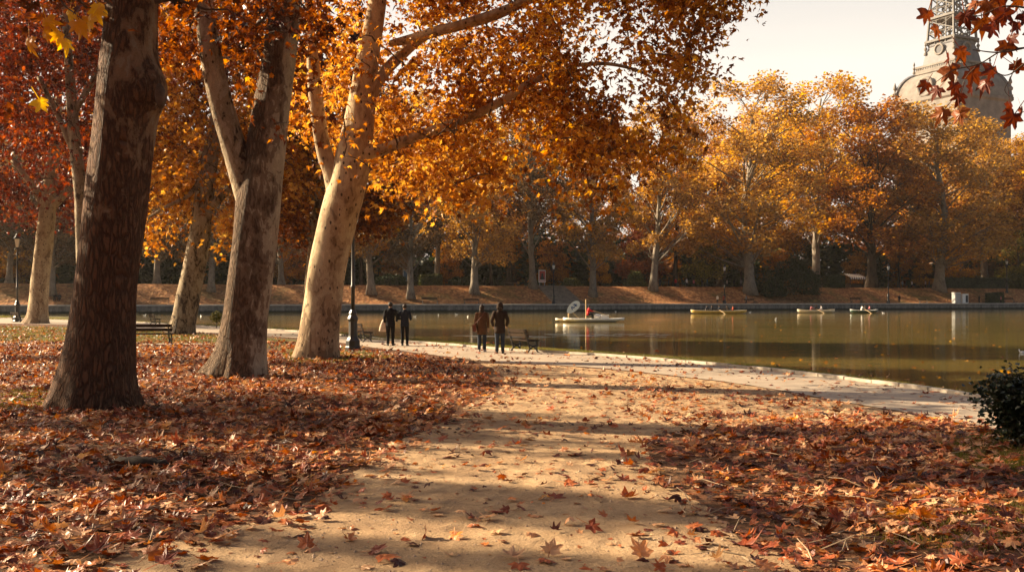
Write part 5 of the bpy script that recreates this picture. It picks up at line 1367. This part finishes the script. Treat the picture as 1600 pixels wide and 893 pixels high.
# the white work boat with poles and a round board
bl = wpt(922, 503); o = thing('work_boat', 'flat white work boat with upright poles and a round board, nearest on the lake', 'boat', bl, -.04)
V, Fs = hull(6.0, 1.7, .34, 17, .5, .35); V[:, 0] += .35; MB().add(V, Fs).build('hull', M['white'], o, True)
V, Fs = hull(3.6, 1.0, .30, 13, .5, .25); V += [-1.6, .75, .0]; MB().add(V, Fs).build('float', M['cream'], o, True)
MB().add(*box((.3, 0, .33), (4.2, 1.15, .05))).build('deck', M['white'], o)
MB().add(*box((1.45, 0, .55), (.75, .7, .36))).build('locker', M['white'], o)
mb = MB(); V, Fs = ellip((.75, -.1, .55), (.38, .36, .26), 12, 8); V += rg(8).normal(0, .02, V.shape); mb.add(V, Fs); mb.build('tarpaulin', CL['white'], o, True)
V, Fs = tube([[-.42, -.45, .3], [-.42, -.45, 2.25]], .055, 8); MB().add(V, Fs).build('pole', M['oar'], o)
V, Fs = tube([[-2.1, -.2, .25], [-2.1, -.2, 1.15]], .06, 8); MB().add(V, Fs).build('pole', M['oar'], o)
V, Fs = tube([[-1.1, -.35, .38], [-2.05, -.4, 1.25]], .03, 6); MB().add(V, Fs).build('sign_arm', M['oar'], o)
sg = MB(); th = np.linspace(0, 2 * PI, 28, endpoint=False); ang = -.75
q = np.stack([.78 * np.cos(th) * (1 - .12 * np.cos(th)), 0 * th, .42 * np.sin(th)], 1); R2 = np.array([[math.cos(ang), 0, math.sin(ang)], [0, 1, 0], [-math.sin(ang), 0, math.cos(ang)]])
def board(pts, y0, y1):
    n = len(pts); V = np.concatenate([pts + [0, y0, 0], pts + [0, y1, 0]]); j = np.arange(n); k = (j + 1) % n
    return V, [np.arange(n)[None], n + np.arange(n)[None, ::-1], np.stack([j, n + j, n + k, k], -1)]
ctr = np.array([-1.62 + .05, -.5, 1.52])
V, Fs = board(q @ R2.T * [1, 1, 1], -.03, .03); bd = MB().add(V + ctr, Fs).build('sign_board', plain('board_white', (.62, .70, .76), .5, .06, 3), o)
mk = MB()                                                        # the blue strokes on the board
for (x0, z0_, x1, z1_) in ((-.34, -.12, -.20, .16), (-.20, .16, -.08, -.10), (-.08, -.10, .02, -.02), (.06, .16, .24, .12), (.24, .12, .10, -.02), (.10, -.02, .28, -.12), (.16, .04, .34, .0)):
    a_ = np.array([x0, 0, z0_]) @ R2.T; b_ = np.array([x1, 0, z1_]) @ R2.T; V, Fs = tube([ctr + a_ + [0, -.045, 0], ctr + b_ + [0, -.045, 0]], .05, 5); V[:, 1] = ctr[1] - .045 + (V[:, 1] - ctr[1] + .045) * .25; mk.add(V, Fs)
mk.build('emblem', M['blue'], bd)
person('person in a bright red jacket bending over the poles of the white boat', bl + [-.25, -.05, .25], -PI / 2 + .2, 'row', .08, ('red', 'black'), 'short', None, 1.05, False, False, 'people in the boats')
V, Fs = tube([[.25, -.55, 1.15], [2.3, -.75, .45]], [.03, .03], 6); MB().add(V, Fs).build('long_oar', M['oar'], o)
# wake of ripples behind the white boat
FOAM = plain('wake_foam', (.72, .68, .58), .3, .2, 3, 0, .5)
mb = MB(); r = rg(14)
for k in range(70):
    px = r.uniform(725, 1060); py = 523.5 + (px - 890) * -.004 + r.normal(0, 1.3) + (1.5 * (px < 850)); p = wpt(px, py); l = r.uniform(.2, .8) * (1.4 if px < 960 else .6); w = r.uniform(.02, .06)
    if r.random() < abs(px - 860) / 330: continue
    V, Fs = ellip((0, 0, 0), (l, w, .005), 8, 5); mb.add(V + p + [0, 0, .004], Fs)
tag(mb.build('boat_wake', FOAM, None, True), 'pale broken line of wake ripples on the lake', 'wake', None, 'stuff')
# floating leaves on the lake
mb = MB(); n = 420; px = r.uniform(-20, 1640, n); py = HZ + 24 + 150 * r.random(n) ** 1.6
pts = np.array([wpt(a_, b_) + [0, 0, .012] for a_, b_ in zip(px, py)]); ok = np.array([inpoly(np.array([p_[0]]), np.array([p_[1]]), [tuple(s_[:2]) for s_ in shore] + [(70, 600), (-420, 600)])[0] for p_ in pts])
leaves(mb, STAR, pts[ok], .22, r, 0, 1, 0, .1); tag(mb.build('floating_leaves', LG['orange']), 'scattered leaves drifting on the lake', 'leaves', None, 'stuff')

# gulls on the water
def gull_proto():
    o = thing('gull', 'white water bird floating on the lake', 'bird'); mb = MB()
    V, Fs = loft([(0, 0, -.05, .10, .05), (0, 0, .02, .20, .09), (0, 0, .09, .19, .085), (-.03, 0, .14, .12, .05), (-.04, 0, .16, .05, .02)], 14); mb.add(V, Fs)
    V, Fs = tube(spline([[.15, 0, .08], [.20, 0, .17], [.21, 0, .24]], 4), np.linspace(.055, .042, 9), 10); mb.add(V, Fs)
    V, Fs = ellip((.225, 0, .265), (.055, .042, .045), 10, 7); mb.add(V, Fs)
    V, Fs = tube([[-.16, 0, .09], [-.34, 0, .12]], [.06, .015], 8); mb.add(V, Fs)
    mb.build('body', M['white'], o, True)
    V, Fs = tube([[.27, 0, .26], [.34, 0, .25]], [.014, .004], 6); MB().add(V, Fs).build('beak', M['yellow'], o); return o
gl = gull_proto(); GG = 'white birds floating on the lake'; gl['group'] = GG; gl.scale = (.75, .75, .75)
for i, (px, py) in enumerate(((648, 495), (685, 492.5), (713, 491.5), (731, 495), (226, 493), (314, 494), (962, 487), (1172, 478 + 10), (1212, 499), (1380, 489))):
    if i == 0: gl.location = wpt(px, py); gl.rotation_euler.z = .4
    else: copy_tree(gl, wpt(px, py), (i * 1.7) % 6.28, None, GG, .75)
sw = copy_tree(gl, wpt(1597, 551), 2.9, 'large white bird on the lake at the right edge above the shrub', None, .5)
if 'group' in sw: del sw['group']

# ------------------------------------------------------------------ people across the lake
GPF = 'people on the far bank'
def fperson(px, t, label, cols, kind='stand', hair='short', yaw=0, s=1.0, coat=.12):
    return person(label, far(px, t), yaw, kind, coat, cols, hair, None, s, False, False, GPF)
fperson(1405, 1.6, 'man in black standing on the far quay right of a lamp', ('black', 'navy'), 'stand', 'short', 2.8, 1.05)
fperson(1530, 1.8, 'person in a dark coat on the far quay right of the cabinets', ('black', 'black'), 'stand', 'short', .5, 1.02)
fperson(1564, 1.6, 'person in a pink top by the squat hedge block on the quay', ('pink', 'black'), 'stride', 'long', 1.4, .95)
fperson(1121, 1.8, 'person in a pale jacket of the pair at the foot of the quay lamp', ('beige', 'navy'), 'stand', 'short', 2.5, 1.0)
fperson(1130.5, 1.8, 'person in a rust red coat of the pair at the foot of the quay lamp', ('rust', 'black'), 'stand', 'long', 3.4, 1.02, .3)
fperson(1166, 1.8, 'person in grey with a pram or bench below the twin trunks', ('grey', 'black'), 'stride', 'short', -1.4, .95)
fperson(757, 13.6, 'person in black standing on the terrace right of the bank tree', ('black', 'black'), 'stand', 'short', 3.1, 1.05)
fperson(822, 14, 'person in black half hidden beside the trunk next to the poster', ('black', 'black'), 'stand', 'short', 3.3, 1.0)
fperson(1410, 14, 'person in grey at the left end of the terrace walk at the right', ('grey', 'black'), 'stand', 'short', 3.3, 1.0)
fperson(1425, 14, 'person in a white top walking on the terrace right of the lamp', ('white', 'black'), 'stride', 'long', 1.5, 1.0)
fperson(1446, 14, 'person in beige walking left of the person in jeans on the terrace', ('beige', 'black'), 'stride', 'short', 1.6, 1.05)
fperson(1452, 14.4, 'person in pale grey and jeans walking close beside the one in beige', ('grey', 'jeans'), 'stride', 'long', 1.6, 1.0)
crowd = [(1031, 'navy', 'person in navy at the left end of the terrace crowd'), (1045, 'black', 'person in black left of the one in red in the crowd'), (1056, 'red', 'person in red in the terrace crowd'), (1073, 'white', 'person in white in the terrace crowd under the green tree'),
         (1084, 'pink', 'person in pink in the terrace crowd under the green tree'), (1097, 'black', 'tall person in black in the crowd right of the one in pink'), (1105, 'teal', 'person in teal in the middle of the crowd'), (1119, 'darkbrown', 'person in dark brown left of the lamp in the crowd'),
         (1136, 'beige', 'person in beige just right of the quay lamp in the crowd'), (1147, 'navy', 'person in navy at the right part of the crowd'), (1158, 'grey', 'person in grey near the twin trunks in the crowd')]
for i, (px, c_, lab) in enumerate(crowd):
    fperson(px, 14 + (i % 3) * .9, lab, (c_, 'black' if i % 2 else 'jeans'), 'stride' if i % 3 else 'stand', 'long' if i % 2 else 'short', (i * 1.3) % 6.28, .95 + .04 * (i % 4))
for px, lab, c_ in ((86, 'person in black sitting on the bank beside the left pale trunk', 'black'), (93, 'person in navy sitting on the bank right of the one in black', 'navy')):
    p = far(px, 5.5); person(lab, p + [0, 0, -.1], 3.3, 'sit', .06, (c_, 'black'), 'short', None, 1.05, False, False, GPF)

# ------------------------------------------------------------------ poster, sign board, stall, cabinets
def panel(name, label, px, t, w, h, z0, frame, face, cat, art):
    o = thing(name, label, cat, far(px, t), FAR_YAW)
    MB().add(*box((0, 0, z0 + h / 2), (w, .14, h))).build('frame', frame, o)
    po = MB().add(*box((0, -.075, z0 + h / 2), (w * .84, .02, h * .86))).build('poster', face, o)
    for s in (-1, 1): MB().add(*box((s * w * .36, 0, z0 / 2), (.12, .1, z0))).build('leg', M['grey_panel'], o)
    if art:
        mb = MB()
        V, Fs = ellip((0, -.095, z0 + h * .62), (w * .16, .012, h * .10), 14, 8); mb.add(V, Fs)
        V, Fs = loft([(0, -.095, z0 + h * .22, w * .30, .012), (0, -.095, z0 + h * .46, w * .24, .012), (0, -.095, z0 + h * .53, w * .08, .012)], 14); mb.add(V, Fs)
        mb.build('picture', M['iron'], po)
        MB().add(*box((0, -.092, z0 + h * .17), (w * .7, .012, h * .09))).build('caption_band', M['white'], po)
    return o
panel('poster_panel', 'white framed red poster of a dark figure on the terrace left of the steps', 847, 14.5, 1.5, 2.5, .75, M['white'], plain('poster_red', (.42, .07, .05), .5, .3, 2), 'poster', True)
panel('notice_board', 'blue notice board on the terrace left of the clipped hedge', 637, 15, 1.9, 2.2, .8, M['grey_panel'], plain('board_blue', (.10, .17, .27), .5, .2, 2), 'sign', False)
o = thing('market_stall', 'small stall with a pale striped awning on the terrace right of the hedge block', 'stall', far(1335, 17), FAR_YAW)
MB().add(*box((0, 0, .55), (4.2, 1.6, 1.1))).build('counter', M['wood_dark'], o)
for sx in (-1, 1):
    for sy in (-1, 1): MB().add(*box((sx * 2.0, sy * .9, 1.3), (.1, .1, 2.6))).build('post', M['iron'], o)
mb = MB(); nb = 14; AWD = plain('awning_dark', (.22, .15, .11), .8)
for k in range(nb):
    x0 = -2.3 + 4.6 * k / nb; x1 = x0 + 4.6 / nb; V = np.array([[x0, -1.4, 2.45], [x1, -1.4, 2.45], [x1, .9, 3.3], [x0, .9, 3.3], [x0, -1.4, 2.05], [x1, -1.4, 2.05]])
    mb.add(V, [np.array([[0, 1, 2, 3], [4, 5, 1, 0]])], k % 2)
mb.build('awning', [M['white'], AWD], o)
mb = MB(); r = rg(31); leaves(mb, QUAD, np.stack([r.uniform(-2, 2, 260), r.uniform(-.9, -.6, 260), r.uniform(.9, 1.5, 260)], 1), .28, r); mb.build('goods', [LG['orange']], o)
def cabinet(label, px, t, w, h, dp, mat, gap):
    o = thing('utility_cabinet', label, 'cabinet', far(px, t), FAR_YAW)
    MB().add(*box((0, 0, h / 2), (w, dp, h))).build('body', mat, o)
    MB().add(*box((0, 0, h + .05), (w * 1.06, dp * 1.08, .1))).build('lid', M['white'], o)
    MB().add(*box((w * .22, -dp / 2 - .012, h * .48), (w * .40, .025, h * .8))).build('door', M['iron'] if gap else M['grey_panel'], o)
    return o
cabinet('tall grey utility cabinet on the quay, left one of the pair', 1494, 2.2, 1.6, 2.3, 1.0, M['grey_panel'], False)
cabinet('white utility cabinet with a dark opening, right one of the pair on the quay', 1506, 2.2, 1.7, 2.0, 1.0, M['white'], True)

# ------------------------------------------------------------------ domed tower beyond the trees
TD = 430.0
def tz(py): return CAMZ - (py - HZ) / FPX * TD
SC = TD / FPX
TST = plain('tower_stone', (.20, .18, .16), .85, .3, .25, .3); TSL = plain('tower_slate', (.12, .12, .13), .6, .2, .3, .2); TIR = plain('tower_iron', (.12, .112, .105), .6, .2, .5); TDK = plain('tower_dark_opening', (.06, .06, .07), .6)
tw = thing('domed_tower', 'pale domed stone building with an iron lattice mast rising beyond the right trees', 'tower', ((1487 - 800) * SC, TD, -2), math.radians(27))
def sq(mb, prof, n=4, rot=PI / 4, rnd=.0):
    V, Fs = lathe([(w * math.sqrt(2), z + 2) for w, z in prof], n=n, rot=rot); mb.add(V, Fs)
hw = lambda px: px * SC / (math.cos(math.radians(27)) + math.sin(math.radians(27)))
mb = MB(); sq(mb, [(hw(80), -2), (hw(80), tz(165)), (hw(84), tz(162)), (hw(84), tz(157)), (hw(78), tz(156))]); mb.build('wall', TST, tw)
prof = []
for k in range(9):
    f = k / 8; prof.append((hw(47 + 32 * math.cos(f * PI / 2) ** 1.0), tz(157 - 41 * math.sin(f * PI / 2))))
mb = MB(); sq(mb, prof); dome = mb.build('dome_roof', TST, tw)
mb = MB()
for kx in (-1, 1):
    for ky in (-1, 1):                                            # stone hips along the dome corners
        V, Fs = tube([[kx * w, ky * w, z + 2] for w, z in prof], .9, 6); mb.add(V, Fs)
mb.build('hip_rib', TSL, dome)
mb = MB(); sq(mb, [(hw(46), tz(119)), (hw(50), tz(117)), (hw(53), tz(115)), (hw(53), tz(112)), (hw(50), tz(111))]); mb.build('cornice', TST, tw)
mb = MB(); w = hw(51)
for z, s in ((tz(110.5), .7), (tz(104), .8)):
    for a in range(4):
        ca, sa = math.cos(a * PI / 2), math.sin(a * PI / 2); c = np.array([0, -w, 0]); V, Fs = box((0, -w, z + 2), (2 * w - .8, .8, s)); mb.add(V @ np.array([[ca, sa, 0], [-sa, ca, 0], [0, 0, 1]]), Fs)
for a in range(4):
    ca, sa = math.cos(a * PI / 2), math.sin(a * PI / 2)
    for x in np.linspace(-w * .92, w * .92, 22):
        V, Fs = box((x, -w, tz(107.3) + 2), (.38, .38, tz(104) - tz(110.5))); mb.add(V @ np.array([[ca, sa, 0], [-sa, ca, 0], [0, 0, 1]]), Fs)
mb.build('balustrade', TST, tw)
prof2 = [(hw(41), tz(111)), (hw(40), tz(100)), (hw(38), tz(90)), (hw(35), tz(80)), (hw(32), tz(73)), (hw(33), tz(71)), (hw(33), tz(68)), (hw(31), tz(67))]
mb = MB(); sq(mb, prof2); mb.build('upper_roof', TSL, tw)
for a in range(4):
    ca, sa = math.cos(a * PI / 2), math.sin(a * PI / 2); Rm = np.array([[ca, sa, 0], [-sa, ca, 0], [0, 0, 1]])
    for (yy, zpy, rad) in ((hw(37), 80, 2.1), (hw(77.5), 141, 3.6)):  # round dormers on both roofs
        mb = MB(); c = np.array([0, -yy - .2, tz(zpy) + 2])
        ring = np.array([[rad * math.cos(t), 0, rad * math.sin(t)] for t in np.linspace(0, 2 * PI, 25)]) + c; V, Fs = tube(ring, rad * .22, 6, False); mb.add(V @ Rm, Fs); wn = mb.build('window', TST, tw, True)
        mb = MB(); V, Fs = lathe([(rad * .98, 0), (rad * .98, 2.6)], n=20); V = V[:, [0, 2, 1]] + c + [0, .05, 0]; mb.add(V @ Rm, Fs); mb.build('pane', TDK, wn)
def finial(x, y, z, s):
    V, Fs = lathe([(.9, 0), (.9, .8), (.5, 1.1), (.45, 2.2), (.8, 2.5), (.85, 3.1), (.4, 3.6), (.3, 4.2), (.62, 4.7), (.5, 5.3), (.08, 6.6)], n=10); MB().add(V * s + [x, y, z + 2], Fs).build('finial', TST, tw)
for kx in (-1, 1):
    for ky in (-1, 1): finial(kx * hw(79), ky * hw(79), tz(158), 1.35); finial(kx * hw(52), ky * hw(52), tz(112), .75); finial(kx * hw(36), ky * hw(36), tz(84), .9)
# lattice mast
def mast_w(z): return np.interp(z, [tz(69), tz(20), tz(-60), tz(-160), tz(-260)], [hw(34), hw(30), hw(23), hw(12), hw(4)])
zz = np.linspace(tz(69), tz(-260), 19)
for kx in (-1, 1):
    for ky in (-1, 1):
        V, Fs = tube([[kx * mast_w(z), ky * mast_w(z), z + 2] for z in zz], np.linspace(.62, .3, 19), 6); MB().add(V, Fs).build('leg', TIR, tw)
mb = MB()
for i in range(18):
    z0, z1 = zz[i], zz[i + 1]; w0, w1 = mast_w(z0), mast_w(z1)
    for a in range(4):
        ca, sa = math.cos(a * PI / 2), math.sin(a * PI / 2); Rm = np.array([[ca, sa, 0], [-sa, ca, 0], [0, 0, 1]])
        for p, q in (((-w0, -w0, z0), (w1, -w1, z1)), ((w0, -w0, z0), (-w1, -w1, z1)), ((-w1, -w1, z1), (w1, -w1, z1)), ((-w0 * .4, -w0, z0), (-w1 * .4, -w1, z1)), ((w0 * .4, -w0, z0), (w1 * .4, -w1, z1))):
            V, Fs = tube(np.array([p, q]) + [0, 0, 2], .26, 5); mb.add(V @ Rm, Fs)
        V, Fs = tube(np.array([[-w0 * .45, -w0 * .45, z0], [w1 * .45, -w1 * .45, z1]]) + [0, 0, 2], .3, 5); mb.add(V @ Rm, Fs)
        mid_ = (z0 + z1) / 2; wm = mast_w(mid_); ring = np.array([[wm * .42 * math.cos(t), -wm, wm * .42 * math.sin(t)] for t in np.linspace(0, 2 * PI, 13)]) + [0, 0, mid_ + 2]; V, Fs = tube(ring, .2, 4, False); mb.add(V @ Rm, Fs)
mb.build('lattice', TIR, tw)
mb = MB()
for z in (tz(66), tz(30), tz(-20)):
    mb = MB(); sq(mb, [(mast_w(z) * 1.12, z), (mast_w(z) * 1.12, z + .9)]); mb.build('gallery', TIR, tw)

# ------------------------------------------------------------------ thin autumn haze over the lake
hz_ = MB(); hz_.add(*box((0, 230, 73), (1300, 660, 154)))
t = NT('thin_haze'); pv = t.n('ShaderNodeVolumePrincipled'); pv.inputs['Color'].default_value = (1.0, .93, .84, 1); pv.inputs['Density'].default_value = .00008; pv.inputs['Anisotropy'].default_value = .35
t.t.links.new(pv.outputs[0], t.out.inputs['Volume'])
tag(hz_.build('haze', t.m), 'thin warm haze', 'haze', None, 'stuff')
